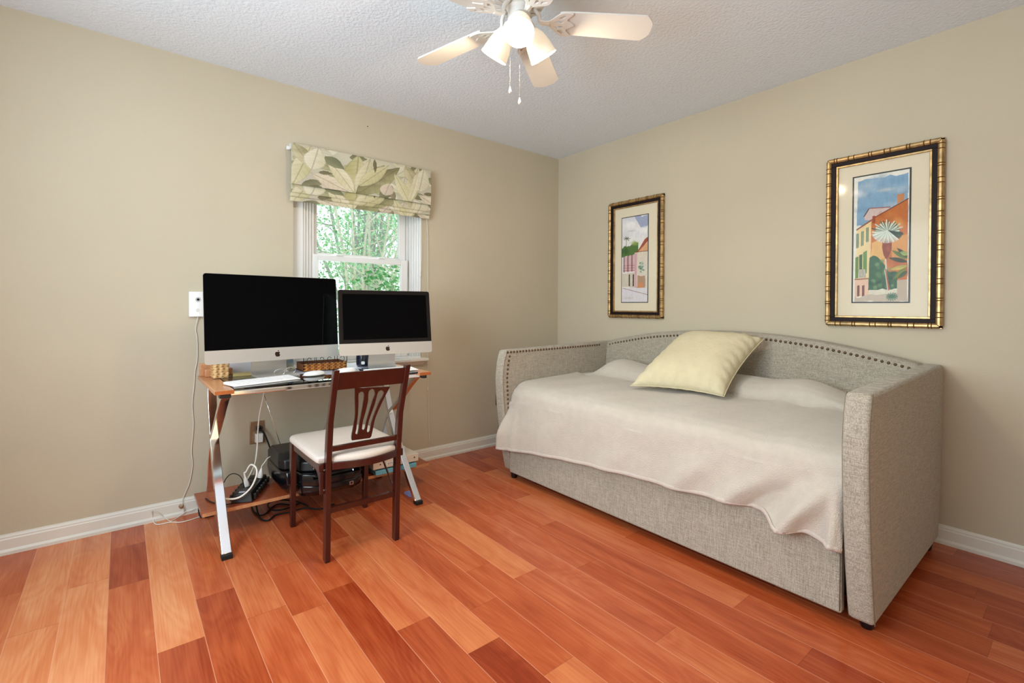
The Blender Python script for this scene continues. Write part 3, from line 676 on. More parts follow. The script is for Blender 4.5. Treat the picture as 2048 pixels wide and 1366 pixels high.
# ================================================================== DAYBED
AF = [(.045, -1.085), (.10, -1.10), (.22, -1.125), (.35, -1.145), (.5, -1.163), (.65, -1.172), (.75, -1.163), (.80, -1.15), (.835, -1.138)]   # front edge of an arm (z, y)
def daybed():
    root = thing('daybed', (1.603, -.58, 0), 'grey beige linen upholstered daybed with curved arms and bronze nailhead trim against the wall', 'daybed')
    def arm(x0, x1, fr, inner):
        poly = [(y, z) for z, y in fr]+[(-.20, .853), (-.02, .853), (-.02, .55), (-.04, .36), (-.075, .12), (-.09, .05)]
        mb = MB(); mb.prism(poly, 0, x0, x1); o = mb.obj('arm', 'linen', root, bevel=.014, seg=3)
        # piping seams on both faces
        for x in (x0+.001, x1-.001):
            pts = [(x, y+.012, z) for z, y in fr]; MB().tube(smoothpath(pts, 4), .0022, 5).obj('piping', 'seam', o, smooth=True)
        return o
    al = arm(.588, .665, [(z, y+.02) for z, y in AF], .665); ar = arm(2.540, 2.616, AF, 2.54)
    # arched backrest between the arms
    xs = [.66, .75, .867, 1.0, 1.123, 1.27, 1.425, 1.6, 1.747, 1.89, 2.023, 2.14, 2.26, 2.37, 2.468, 2.545]
    zs = [.852, .876, .900, .926, .944, .959, .968, .972, .969, .962, .949, .935, .914, .893, .873, .853]
    arch = list(zip(xs, zs)); poly = arch[::-1]+[(.66, .12), (2.545, .12)]
    mb = MB(); n = len(poly); vs = [(x, -.02, z) for x, z in poly]+[(x, -.125 if z > .5 else -.19, z) for x, z in poly]
    mb.add(vs, [tuple(range(n)), tuple(range(2*n-1, n-1, -1))]+[(i, (i+1) % n, (i+1) % n+n, i+n) for i in range(n)])
    bk = mb.obj('backrest', 'linen', root, bevel=.016, seg=3)
    # nailheads
    nm = MB(); nm.lathe([(.0082, 0), (.0078, .002), (.0055, .0046), (.002, .006)], None, 10); proto = None
    def nail(p, rot, parent):
        nonlocal proto
        if proto is None:
            proto = nm.obj('nailhead', 'nail', None, smooth=True); o = proto; o.parent = parent
        else: o = proto.copy(); COL.objects.link(o); o.parent = parent
        o.location = Vector(p)-rootloc(parent); o.rotation_euler = rot
    for k in range(35): nail((.664, -1.105+.0263*k, .822+.0006*k*.4), (0, R(90), 0), al)
    for k in range(13):
        z = .795-.0275*k; nail((.664, interp(z, [a for a, b in AF], [b for a, b in AF])+.062, z), (0, R(90), 0), al)
    s = MB(); k = 0; x = .70
    while x < 2.53:
        z = interp(x, xs, zs)-.030; yy = -.125-(.065*(z-.5 < 0)) - .002
        yy = lerp(-.125, -.125, 0)-.0
        if 1.34 < x < 1.90: s.lathe([(.0082, 0), (.0078, .002), (.0055, .0046), (.002, .006)], Matrix.Translation((x, yy+.0005, z)) @ Matrix.Rotation(R(90), 4, 'X'), 10)
        else: nail((x, yy+.0005, z), (R(90), 0, 0), bk)
        x += .0262
    o = s.obj('nailhead_row', 'nail', bk, smooth=True, kind='stuff')
    # box base, trundle drawer front, dark inside
    MB().box((.668, -1.03, .09), (2.537, -.06, .40)).obj('bed_base', 'blackplastic', root)
    tr = MB().box((.668, -1.088, .045), (2.521, -1.05, .385)).obj('trundle_front', 'linen', root, bevel=.008, seg=3)
    MB().tube([(2.516, -1.087, .055), (2.516, -1.087, .375)], .0018, 5).obj('piping', 'seam', tr, smooth=True)
    MB().box((.69, -1.03, .40), (2.52, -.20, .60)).obj('mattress', 'mattress', root, bevel=.04, seg=4)
    for x, y in ((.665, -1.045), (2.578, -1.015), (.63, -.15), (2.58, -.14)):
        z1 = .05
        MB().lathe([(.018, 0), (.022, .01), (.024, z1)], Matrix.Translation((x, y+.0, 0)), 16).obj('foot', 'glossblack', root, smooth='auto')
daybed()

# ================================================================== BLANKET
def blanket():
    X0, X1 = .668, 2.533
    hx = [.60, .66, .72, .80, .905, 1.1, 1.3, 1.454, 1.65, 1.837, 2.0, 2.139, 2.22, 2.276, 2.33, 2.37, 2.415, 2.47, 2.533]
    hz = [.213, .208, .213, .218, .232, .252, .270, .287, .300, .308, .320, .330, .330, .322, .296, .300, .312, .296, .282]
    NX, NS = 210, 110
    base = [(-.135, .66), (-.17, .70), (-.22, .735), (-.28, .748), (-.34, .742), (-.39, .728), (-.430, .698), (-.444, .655), (-.462, .638), (-.60, .634), (-.80, .628), (-.95, .620), (-1.03, .610), (-1.075, .592), (-1.098, .562), (-1.106, .52)]
    flat = [.62, .622, .625, .628, .63, .63, .632, .632]
    def P(a, s):
        x = lerp(X0, X1, a)
        b = sstep(.70, .95, x)*(1-.85*sstep(2.12, 2.5, x)); b *= .92+.08*math.sin(x*9)
        if s < .62:
            t = s/.62*(len(base)-1); i = min(int(t), len(base)-2); f = t-i
            def g(k):
                y, z = base[k]
                if k < 8: z = lerp(flat[k], z, b)
                return y, z
            y, z = (lerp(g(i)[0], g(i+1)[0], f), lerp(g(i)[1], g(i+1)[1], f))
            lf = math.exp(-(x-X0)/.10); ft = sstep(-.96, -1.1, y)
            z -= .02*lf*ft; y += .03*lf*ft
            z += .004*math.sin(11*x+7*y)+.003*math.sin(23*x-9*y+1)
            z += .010*math.exp(-((x-2.0-.35*(y+.5))/.09)**2)*sstep(-.3, -.5, y)*0.4
            z += .006*sstep(-.42, -.44, y)*math.sin(x*31)*math.exp(-((y+.45)/.04)**2)
            return (x, y, z)
        t = (s-.62)/.38; z0 = .52
        lf = math.exp(-(x-X0)/.10)
        xx = x-.020*t**1.6*math.exp(-(x-X0)/.07)
        zh = interp(x-.045*math.exp(-(x-X0)/.07), hx, hz); z = lerp(z0-.02*lf*(1-t), zh, t)
        y = -1.106-.016*t
        y = lerp(y, -1.076-.108*sstep(-.05, .75, t), lf**1.4)
        amp = sstep(0, .5, t)
        y -= amp*(.004*math.sin(13*x+1)+.003*math.sin(29*x+3*t)+.003*math.sin(6*x+4*t))
        y -= amp*.012*math.exp(-((x-.76)/.022)**2)
        # folds at the right end, running diagonally
        for c, w, A_, sl in ((2.425, .045, .062, .16), (2.32, .04, -.030, .18), (2.22, .05, .026, .2), (2.51, .016, .030, .02), (1.98, .06, .014, .2), (1.6, .07, .010, .2)):
            cc = c+sl*(.5-t); y -= A_*sstep(-.1, .8, t)*math.exp(-((x-cc)/w)**2)
        return (xx, min(y, -1.094), z)
    G = [[P(i/NX, j/NS) for j in range(NS+1)] for i in range(NX+1)]
    # ripple where the cloth bunches in front of the right arm
    o = MB().grid(G).obj('blanket', 'blanket', None, smooth=True, solid=.006, recalc=True, origin=(1.6, -.62, .6),
        label='beige fleece blanket spread over the daybed and hanging down its front', cat='blanket')
    hem = [Vector(P(i/NX, 1.0))+Vector((0, -.001, .004)) for i in range(0, NX+1, 2)]
    MB().tube(hem, .0035, 8, rz=.010).obj('hem', 'hem', o, smooth=True)
    return G
blanket()

# ================================================================== PILLOW
def pillow():
    BL, BR, TL, TR = Vector((1.335, -.715, .655)), Vector((1.850, -.610, .655)), Vector((1.375, -.225, .938)), Vector((1.878, -.215, .942))
    N = 44; top, bot = [], []
    n = ((BR-BL).cross(TL-BL)).normalized()
    if n.z < 0: n = -n
    for i in range(N+1):
        ra, rb = [], []
        for j in range(N+1):
            u, v = i/N, j/N; a, b = 2*u-1, 2*v-1
            pin = .050
            uu = u-(a)*pin*(1-b*b)*abs(a)**2*.9; vv = v-(b)*pin*(1-a*a)*abs(b)**2*.9
            p = BL*(1-uu)*(1-vv)+BR*uu*(1-vv)+TL*(1-uu)*vv+TR*uu*vv
            e = max(0, (1-a**4)*(1-b**4))
            h = .085*e**.55
            rim = max(abs(a), abs(b)); w = sstep(.72, .9, rim)*(1-sstep(.97, 1, rim))
            h += .0055*w*(math.sin(a*26+b*3) if abs(b) > abs(a) else math.sin(b*26+a*3))
            h += .003*math.sin(5*a+4*b)*e
            c = p+Vector((0, 0, .035))*(1-0)*e
            ra.append(c+n*h*.9); rb.append(c-n*h*.62)
        top.append(ra); bot.append(rb)
    mb = MB(); mb.grid(top); mb.grid(bot, True)
    o = mb.obj('throw_pillow', 'pillow', None, smooth=True, origin=(1.6, -.5, .65), label='large square cream throw pillow leaning on the back of the daybed', cat='pillow')
    bm = bmesh.new(); bm.from_mesh(o.data); bmesh.ops.remove_doubles(bm, verts=bm.verts, dist=.0006); bmesh.ops.recalc_face_normals(bm, faces=bm.faces); bm.to_mesh(o.data); bm.free()
    edge = [top[i][0] for i in range(N+1)]+[top[N][j] for j in range(1, N+1)]+[top[i][N] for i in range(N-1, -1, -1)]+[top[0][j] for j in range(N-1, 0, -1)]
    MB().tube(edge, .0022, 6, closed=True).obj('piping', 'pillow', o, smooth=True)
pillow()

# ================================================================== CHAIR
def chair():
    root = thing('folding_chair', (.76, -2.185, 0), 'dark cherry wood folding chair with a cream padded seat, drawn up to the desk', 'chair')
    XS, ZS = [.962, .966, .975, .998, 1.078], [0, .2, .42, .60, .852]
    def px(z): return interp(z, ZS, XS)
    for ya, yb in ((-2.360, -2.336), (-2.036, -2.011)):
        mb = MB(); zz = [0.004, .1, .2, .3, .42, .5, .56, .62, .7, .78, .85]
        poly = [(px(z)+.016-(.004 if z > .6 else 0), z) for z in zz]+[(px(z)-.018+(.003 if z > .6 else 0), z) for z in zz[::-1]]
        o = mb.prism(poly, 1, ya, yb).obj('back_post', 'chairwood', root, bevel=.003)
        MB().box((px(0)-.015, ya+.003, 0), (px(0)+.013, yb-.003, .006)).obj('foot_glide', 'blackrubber', o)
    for ya, yb in ((-2.385, -2.360), (-2.008, -1.983)):
        MB().hexa([(.502, ya, .004), (.530, ya, .004), (.530, yb, .004), (.502, yb, .004)], [(.508, ya, .428), (.544, ya, .428), (.544, yb, .428), (.508, yb, .428)]).obj('front_leg', 'chairwood', root, bevel=.003)
    # seat frame
    mb = MB()
    mb.hexa([(.52, -2.378, .395), (.97, -2.384, .400), (.97, -2.362, .400), (.52, -2.358, .395)], [(.52, -2.378, .432), (.97, -2.384, .434), (.97, -2.362, .434), (.52, -2.358, .432)])
    mb.hexa([(.52, -2.005, .395), (.97, -2.010, .400), (.97, -1.990, .400), (.52, -1.986, .395)], [(.52, -2.005, .432), (.97, -2.010, .434), (.97, -1.990, .434), (.52, -1.986, .432)])
    mb.box((.508, -2.36, .385), (.53, -2.008, .432))
    mb.obj('seat_rail', 'chairwood', root, bevel=.003)
    # curved bracket under the left rail by the post
    mb = MB(); mb.prism([(.945, .40), (.90, .40), (.935, .375), (.95, .34), (.958, .30), (.966, .30), (.966, .40)], 1, -2.378, -2.361); mb.obj('corner_bracket', 'chairwood', root, bevel=.002)
    # bowed back rail of the seat frame
    pts = [(.985+.035*math.sin(math.pi*k/12), lerp(-2.336, -2.036, k/12)) for k in range(13)]
    mb = MB(); n = len(pts); poly = [(x+.012, y) for x, y in pts]+[(x-.010, y) for x, y in pts[::-1]]
    mb.prism(poly, 2, .408, .440).obj('seat_rail', 'chairwood', root, bevel=.002)
    # seat cushion
    out = []
    for k in range(9): a = math.pi+math.pi/2*k/8; out.append((.535+.045*math.cos(a), -2.345+.045*math.sin(a)))
    out += [(.65, -2.390), (.80, -2.391), (.94, -2.389), (.962, -2.384), (.962, -2.33)]
    out += [(.985+.040*math.sin(math.pi*k/10), lerp(-2.334, -2.038, k/10)) for k in range(11)]
    out += [(.962, -2.04), (.962, -1.99), (.94, -1.985), (.80, -1.983), (.65, -1.982)]
    for k in range(9): a = math.pi/2+math.pi/2*k/8; out.append((.535+.045*math.cos(a), -2.027+.045*math.sin(a)))
    cx, cy = .75, -2.186
    rings = []
    for s, z in ((.985, .434), (1.0, .440), (1.0, .452), (.985, .460), (.94, .4645), (.8, .467), (.5, .469), (.2, .470)):
        rings.append([(cx+(x-cx)*s, cy+(y-cy)*s, z) for x, y in out])
    mb = MB(); n = len(out)
    for r_ in rings: mb.v += r_
    for i in range(len(rings)-1):
        for k in range(n): mb.f.append((i*n+k, i*n+(k+1) % n, (i+1)*n+(k+1) % n, (i+1)*n+k)); mb.mi.append(0)
    mb.f.append(tuple(range(n-1, -1, -1))); mb.mi.append(0); mb.f.append(tuple((len(rings)-1)*n+k for k in range(n))); mb.mi.append(0)
    mb.obj('seat', 'seatfab', root, smooth='auto', angle=60)
    # rails of the back
    def rail(nm, z0, z1, th_, dx=0, bow=0.):
        mb = MB(); N = 8; P0, P1 = [], []
        for k in range(N+1):
            y = lerp(-2.340, -2.032, k/N); b = bow*math.sin(math.pi*k/N)
            P0.append((px(z0)+dx+b, y)); P1.append((px(z1)+dx+b, y))
        for k in range(N):
            a0, a1, b0, b1 = P0[k], P0[k+1], P1[k], P1[k+1]
            mb.hexa([(a0[0]-th_, a0[1], z0), (a0[0]+th_, a0[1], z0), (a1[0]+th_, a1[1], z0), (a1[0]-th_, a1[1], z0)], [(b0[0]-th_, b0[1], z1), (b0[0]+th_, b0[1], z1), (b1[0]+th_, b1[1], z1), (b1[0]-th_, b1[1], z1)])
        o = mb.obj(nm, 'chairwood', root)
        bm = bmesh.new(); bm.from_mesh(o.data); bmesh.ops.remove_doubles(bm, verts=bm.verts, dist=1e-5)
        inner = [f for f in bm.faces if all(len(e.link_faces) > 2 for e in f.edges)]; bmesh.ops.delete(bm, geom=inner, context='FACES_ONLY'); bmesh.ops.recalc_face_normals(bm, faces=bm.faces); bm.to_mesh(o.data); bm.free()
        return o
    rail('top_rail', .762, .836, .009, -.002); rail('lower_rail', .486, .507, .010); rail('stretcher', .212, .236, .010, -.004)
    # splat with three slots, outline read from the photograph
    def q(x, y):
        p = PX(560+x/3.332, 730+y/3.332, 1.03); return (p.y, p.z)
    def loop(l): return [tuple(v)[:2] for v in smoothpath([(a, b, 0) for a, b in [q(*p) for p in l]], 4)]
    outer = [q(485, 150), q(487, 165)]+loop([(490, 185), (497, 235), (507, 300), (511, 360), (506, 430), (499, 480), (499, 505)])+[q(503, 516), q(622, 500), q(632, 488)]+loop([(640, 440), (652, 360), (672, 285), (698, 205), (716, 158)])+[q(722, 140)]
    s1 = loop([(532, 174), (518, 186), (517, 205), (524, 260), (530, 340), (529, 420), (523, 466)])+loop([(531, 475), (540, 466), (547, 400), (552, 320), (554, 250), (554, 195), (546, 177)])
    s2 = loop([(604, 155), (587, 166), (582, 190), (586, 240), (580, 310), (570, 380), (566, 436)])+loop([(575, 445), (586, 436), (592, 390), (602, 320), (616, 240), (627, 195), (620, 163)])
    s3 = loop([(668, 164), (650, 174), (643, 195), (635, 260), (620, 330), (606, 400), (600, 452)])+loop([(609, 463), (620, 452), (627, 400), (642, 330), (664, 250), (684, 200), (685, 178)])
    vs, fs = fill2d([outer, s1, s2, s3], .008)
    mb = MB(); mb.add([Vector((px(min(max(v.y, .49), .80))+v.z-.001, v.x, v.y)) for v in vs], fs)
    mb.obj('splat', 'chairwood', root, smooth='auto')
    # folding brace on the right side
    mb = MB(); a, b = Vector((.755, -2.022, .385)), Vector((.930, -2.022, .238)); d = (b-a).normalized(); nn = Vector((-d.z, 0, d.x))*.006
    mb.hexa([a-nn, a+nn, a+nn+Vector((0, .004, 0)), a-nn+Vector((0, .004, 0))], [b-nn, b+nn, b+nn+Vector((0, .004, 0)), b-nn+Vector((0, .004, 0))])
    mb.box((.925, -2.024, .215), (.955, -2.018, .245)); mb.obj('folding_brace', mat('bronzed_steel', hexc(112, 84, 74), .35, metal=.6), root)
    for x, y, z in ((.968, -2.3615, .405), (.968, -2.3615, .318), (.905, -2.386, .400)):
        MB().lathe([(.004, 0), (.004, .002), (.001, .003)], Matrix.Translation((x, y, z)) @ Matrix.Rotation(R(90), 4, 'X'), 10).obj('rivet', 'chain', root)
chair()

# ================================================================== DESK
DZ = .75
def ribbon(path, th_, y0, y1):
    """bent flat bar: path in (x, z), thickness th_, between two y"""
    pts = [Vector((x, z)) for x, z in path]; L, Rr = [], []
    for i, p in enumerate(pts):
        d = pts[min(i+1, len(pts)-1)]-pts[max(i-1, 0)]; d.normalize(); n = Vector((-d.y, d.x))*(th_/2)
        L.append(p+n); Rr.append(p-n)
    return [(p.x, p.y) for p in L]+[(p.x, p.y) for p in Rr[::-1]]
def sp2(pts, n=6): return [(v.x, v.y) for v in smoothpath([(a, b, 0) for a, b in pts], n)]
def desk():
    root = thing('computer_desk', (.40, -2.21, 0), 'small computer desk with chrome crossed legs, glass top and honey wood ends', 'desk')
    for ya, yb in ((-2.734, -2.660), (-1.762, -1.690)):
        mb = MB(); mb.box((.115, ya, DZ-.018), (.706, yb, DZ)); o = mb.obj('wood_end_panel', 'oak', root, bevel=.002)
        MB().box((.7055, ya+.001, DZ-.017), (.7075, yb-.001, DZ-.001)).obj('panel_edge', 'oakedge', o)
    MB().box((.13, -2.659, DZ-.005), (.690, -1.763, DZ+.003)).obj('glass_top', 'deskglass', root, bevel=.001)
    for x in (.672, .17):
        MB().box((x-.012, -2.70, DZ-.030), (x+.012, -1.74, DZ-.008)).obj('cross_rail', 'chrome', root, bevel=.004, seg=3)
    for ya, yb, yl in ((-2.703, -2.662, -2.703), (-1.760, -1.722, -1.76)):
        fp = sp2([(.650, .012), (.56, .11), (.462, .22), (.372, .33), (.308, .42), (.262, .51), (.225, .60), (.20, .69), (.195, DZ-.02)])
        MB().prism(ribbon(fp, .026, 0, 0), 1, ya, yb).obj('front_leg', 'chrome', root, bevel=.003)
        rp = sp2([(.115, .005), (.142, .10), (.172, .20), (.205, .30), (.250, .39), (.285, .445)])
        MB().prism(ribbon(rp, .024, 0, 0), 1, ya+.002, yb-.002).obj('rear_leg', 'chrome', root, bevel=.003)
        bp = sp2([(.285, .455), (.345, .495), (.43, .560), (.52, .635), (.60, .695), (.650, DZ-.024)])
        MB().prism(ribbon(bp, .020, 0, 0), 1, ya+.001, yb-.001).obj('top_bracket', 'chrome', root, bevel=.003)
        MB().box((.636, ya-.001, 0), (.676, yb+.001, .020)).obj('foot_cap', 'blackrubber', root, bevel=.002)
        MB().box((.095, ya, 0), (.13, yb, .012)).obj('foot_cap', 'blackrubber', root, bevel=.002)
    for ya, yb in ((-2.716, -2.672), (-1.74, -1.715)):
        MB().box((.665, ya, DZ-.034), (.704, yb, DZ-.0185)).obj('clamp', 'blackplastic', root, bevel=.002)
    # lower shelf
    MB().box((.135, -2.752, .126), (.450, -1.556, .144)).obj('shelf', 'shelfwood', root, bevel=.001)
    MB().box((.4495, -2.751, .127), (.4515, -1.557, .143)).obj('shelf_edge', 'oak', root)
    # tension wires
    t1, b1 = PX(516, 768, .16), PX(581, 978, .16); t2, b2 = PX(690, 742, .16), PX(618, 980, .16)
    for a, b in ((t1, b1), (t2, b2)):
        a = Vector((.16, a.y, DZ-.02)); b = Vector((.16, b.y, .142)); MB().tube([a, b], .0022, 6).obj('tension_wire', 'chrome', root, smooth=True)
desk()

# ================================================================== COMPUTERS
def apple_loop(s):
    L = [(-.02, .36), (-.14, .40), (-.30, .38), (-.42, .26), (-.46, .05), (-.42, -.18), (-.31, -.38), (-.19, -.48), (-.08, -.46), (0, -.43), (.08, -.46), (.20, -.48), (.31, -.38), (.38, -.26), (.42, -.16), (.33, -.08), (.29, .05), (.32, .17), (.40, .26), (.32, .35), (.20, .40), (.08, .38)]
    leaf = [(.0, .46), (.02, .58), (.10, .68), (.20, .72), (.20, .60), (.12, .50)]
    f = lambda l: [(a*s, b*s) for a, b in [tuple(v)[:2] for v in smoothpath([(a, b, 0) for a, b in l]+[(l[0][0], l[0][1], 0)], 3)[:-1]]]
    return [f(L), f(leaf)]
def rrect(x0, x1, z0, z1, r, n=5):
    out = []
    for cx, cz, a0 in ((x1-r, z1-r, 0), (x0+r, z1-r, 90), (x0+r, z0+r, 180), (x1-r, z0+r, 270)):
        for k in range(n+1): a = R(a0+90*k/n); out.append((cx+r*math.cos(a), cz+r*math.sin(a)))
    return out
def computer(label, pos, yaw, tilt, w, h, chin, bez, standw, showbezel):
    d = Vector((math.cos(yaw), math.sin(yaw), 0)); n = Vector((d.y, -d.x, 0)); back = -n
    up = Vector((0, 0, 1))*math.cos(tilt)-n*math.sin(tilt); nb = -(d.cross(up)).normalized()
    if nb.dot(back) < 0: nb = -nb
    Mx = Matrix((d, nb, up)).transposed().to_4x4(); Mx.translation = Vector(pos)
    M0 = Matrix((d, back, Vector((0, 0, 1)))).transposed().to_4x4(); M0.translation = Vector((pos[0], pos[1], DZ+.0032))
    root = thing('all_in_one_computer', (pos[0], pos[1], DZ), label, 'computer')
    poly = rrect(-w/2, w/2, 0, h, .012)
    # body: thin edge, bulging back
    mb = MB(); k = len(poly); rings = [(0.002, 1.0, 0), (.006, 1.0, 0), (.012, .97, 0), (.03, .72, 0), (.042, .4, 0)]
    for y, s, _ in rings:
        for x, z in poly: mb.v.append(tuple(Mx @ Vector((x*s, y, h/2+(z-h/2)*s))))
    for i in range(len(rings)-1):
        for j in range(k): mb.f.append((i*k+j, i*k+(j+1) % k, (i+1)*k+(j+1) % k, (i+1)*k+j)); mb.mi.append(0)
    mb.f.append(tuple(range(k))); mb.mi.append(0); mb.f.append(tuple((len(rings)-1)*k+j for j in range(k-1, -1, -1))); mb.mi.append(0)
    body = mb.obj('housing', 'alu', root, smooth='auto')
    up_poly = [(x, z) for x, z in poly if z > h/2]; up_poly = [(w/2, chin)]+[p for p in up_poly]+[(-w/2, chin)]
    MB().prism([(x*.997, z-.001) for x, z in up_poly], 1, -.001, .002, Mx).obj('front_glass', 'bezel' if showbezel else 'screen', root)
    MB().box((-w/2+bez, -.0016, chin+bez*.9), (w/2-bez, -.0008, h-bez), Mx).obj('display', 'screen', root)
    lo = [(x, z) for x, z in poly if z < h/2]+[(w/2, chin-.0005), (-w/2, chin-.0005)]
    cpoly = [(-w/2, chin-.0006)]+[p for p in poly if p[1] < h/2]+[(w/2, chin-.0006)]
    MB().prism(cpoly, 1, -.001, .002, Mx).obj('chin', 'alu', root)
    vs, fs = fill2d(apple_loop(.028*(h/.435)**.3), .0008)
    MB().add([Mx @ Vector((v.x, -.0014+v.z, chin*.47+v.y)) for v in vs], fs).obj('fruit_logo', 'logo', root)
    # stand, one bent plate
    path = [(-.045, .0035), (.09, .0035), (.118, .008), (.130, .028), (.128, .06), (.105, .14), (.068, .25)]
    pts = [Vector(p) for p in sp2(path, 5)]; mb = MB(); T = .0035; A, B = [], []
    for i, p in enumerate(pts):
        q = pts[min(i+1, len(pts)-1)]-pts[max(i-1, 0)]; q.normalize(); nn = Vector((-q.y, q.x))*T
        f = i/(len(pts)-1); hw = standw/2*(1-.12*f); A.append([(s*hw, p.x+nn.x, max(0, p.y+nn.y)) for s in (-1, 1)]); B.append([(s*hw, p.x-nn.x, max(0, p.y-nn.y)) for s in (-1, 1)])
    for i in range(len(pts)-1):
        lo_ = [A[i][0], A[i][1], B[i][1], B[i][0]]; hi_ = [A[i+1][0], A[i+1][1], B[i+1][1], B[i+1][0]]
        mb.hexa([M0 @ Vector(v) for v in lo_], [M0 @ Vector(v) for v in hi_])
    mb.obj('stand', 'alu', root, smooth='auto')
computer('larger all-in-one computer with a wide black screen at the left of the desk', (.411, -2.417, .837), R(95.84), R(4.77), .65, .435, .066, .02, .19, False)
computer('smaller all-in-one computer with a black bezel around its screen, nearer the window on the desk', (.535, -1.869, .846), R(81.57), R(8.7), .528, .365, .066, .023, .17, True)

def keyboard(label, p0, p1, dep, keys=True):
    a, b = Vector(p0), Vector(p1); d = (b-a); L = d.length; d.normalize(); bk = Vector((-d.y, d.x, 0))
    Mx = Matrix((d, bk, Vector((0, 0, 1)))).transposed().to_4x4(); Mx.translation = a
    root = thing('keyboard', tuple((a+b)/2), label, 'keyboard')
    mb = MB(); mb.hexa([Mx @ Vector(v) for v in ((0, 0, 0), (L, 0, 0), (L, dep, 0), (0, dep, 0))], [Mx @ Vector(v) for v in ((0, 0, .005), (L, 0, .005), (L, dep, .012), (0, dep, .012))])
    mb.obj('case', 'white', root, bevel=.002)
    mb = MB(); n = 14; rows = 6; g = L*.965/n; rg = dep*.90/rows
    for r_ in range(rows):
        for c in range(n):
            if r_ == 0 and 4 < c < 9: continue
            x = L*.0175+c*g; y = dep*.05+r_*rg; z = .005+.007*(y/dep)
            mb.box((x+.001, y+.001, z), (x+g-.001, y+rg-.001, z+.0026), Mx)
        if r_ == 0: mb.box((L*.0175+5*g+.001, dep*.05, .0055), (L*.0175+9*g-.001, dep*.05+rg-.001, .0082), Mx)
    mb.obj('keys', 'keycap', root)
keyboard('white slim keyboard in front of the larger computer', (.652, -2.652, DZ+.0032), (.580, -2.352, DZ+.0032), .115)
keyboard('white slim keyboard behind the top rail of the chair', (.628, -2.010, DZ+.0045), (.640, -1.732, DZ+.0045), .115)
def mouse(label, c, ang, z):
    mb = MB(); N, K = 12, 20; P = []
    for i in range(N+1):
        t = math.pi/2*i/N; ring = []
        for k in range(K):
            a = 2*math.pi*k/K; x = .057*math.cos(t)**.6*math.cos(a); y = .029*math.cos(t)**.6*math.sin(a)*(1-.08*math.cos(a))
            ca, sa = math.cos(ang), math.sin(ang); ring.append((c[0]+x*ca-y*sa, c[1]+x*sa+y*ca, z+.004+.019*math.sin(t)*(1+.0*math.cos(a))))
        P.append(ring)
    for r_ in P: mb.v += r_
    for i in range(N):
        for k in range(K): mb.f.append((i*K+k, i*K+(k+1) % K, (i+1)*K+(k+1) % K, (i+1)*K+k)); mb.mi.append(0)
    mb.f.append(tuple(range(K))); mb.mi.append(0)
    root = thing('computer_mouse', (c[0], c[1], z), label, 'mouse')
    mb.obj('top_shell', 'white', root, smooth='auto')
    MB().lathe([(.026, 0), (.028, .004)], Matrix.Translation((c[0], c[1], z)) @ Matrix.Rotation(ang, 4, 'Z') @ Matrix.Diagonal((1.9, .95, 1, 1)), 20).obj('base', 'alu', root)
T0 = DZ+.0032
mouse('white mouse on grey paper between the keyboard and the chair', (.50, -2.262, 0), R(100), T0+.002)
mouse('white mouse on papers just above the left end of the chair rail', (.485, -2.088, 0), R(95), T0+.002)

# ---- desk clutter
def sheet(label, pts, mt, th_=.0012, z=T0, cat='paper', name='paper_sheet'):
    q = [PZ(u, v, z) for u, v in pts]; c = sum(q, Vector())/len(q)
    return MB().prism([(p.x, p.y) for p in q], 2, z, z+th_).obj(name, mt, None, origin=(c.x, c.y, z), label=label, cat=cat)
def at(u, v, z=T0): return PZ(u, v, z)
# woven square pot at left
def pot():
    a = at(427, 753); b = at(443, 755); 
    c = Vector((.275, -2.655, 0)); w = .034; h = .082
    root = thing('woven_box', (c.x, c.y, T0), 'small pale gold woven square box at the left end of the desk', 'box')
    mb = MB(); mb.box((c.x-w, c.y-w, T0), (c.x+w, c.y+w, T0+h)); mb.obj('box_body', 'wickpale', root, bevel=.003)
    for i in range(6):
        for j in range(3):
            for f in range(2):
                y = -w+.011+.023*j+(.006 if i % 2 else 0); z = T0+.008+.0125*i
                mb = MB()
                if f == 0: mb.tube([(c.x+w, c.y+y-.009, z), (c.x+w+.003, c.y+y, z+.002), (c.x+w, c.y+y+.009, z)], [.002, .0045, .002], 6)
                else: mb.tube([(c.x+y-.009, c.y-w, z), (c.x+y, c.y-w-.003, z+.002), (c.x+y+.009, c.y-w, z)], [.002, .0045, .002], 6)
                mb.obj('weave_strand', 'wickpale', root, smooth=True)
pot()
# raised wooden back pieces
MB().box((.125, -2.728, DZ), (.160, -2.60, DZ+.066)).obj('wood_block', 'oak', None, bevel=.003, origin=(.14, -2.66, DZ), label='taller honey wood block standing at the back left corner of the desk', cat='wood block')
MB().box((.165, -2.712, DZ+.0005), (.215, -2.59, DZ+.040)).obj('wood_block', 'oak', None, bevel=.004, origin=(.19, -2.66, DZ), label='lower honey wood block in front of the taller one at the desk corner', cat='wood block')
MB().box((.150, -2.595, T0), (.158, -2.465, T0+.075)).obj('envelope', 'paper', None, origin=(.154, -2.53, T0), label='white envelope standing upright behind the woven square box', cat='envelope')
MB().box((.23, -2.60, T0), (.30, -2.485, T0+.014)).obj('notebook', mat('olive_gold_cover', hexc(176, 158, 104), .5), None, bevel=.002, origin=(.26, -2.54, T0), label='thin olive gold notebook lying beside the woven square box', cat='notebook')
sheet('grey paper sheets lying in front of the larger computer stand', [(552, 748), (622, 747), (610, 738), (578, 740)], 'greypaper', .002)
sheet('grey paper under the left mouse', [(604, 752), (672, 748), (668, 741), (620, 743)], 'greypaper', .0015)
sheet('paper under the right mouse', [(668, 745), (722, 745), (716, 738), (672, 738)], 'greypaper', .0015)
sheet('black flat cloth lying in front of the wicker tray', [(591, 738), (642, 741), (640, 734), (606, 733)], 'blackrubber', .003, cat='cloth', name='black_cloth')
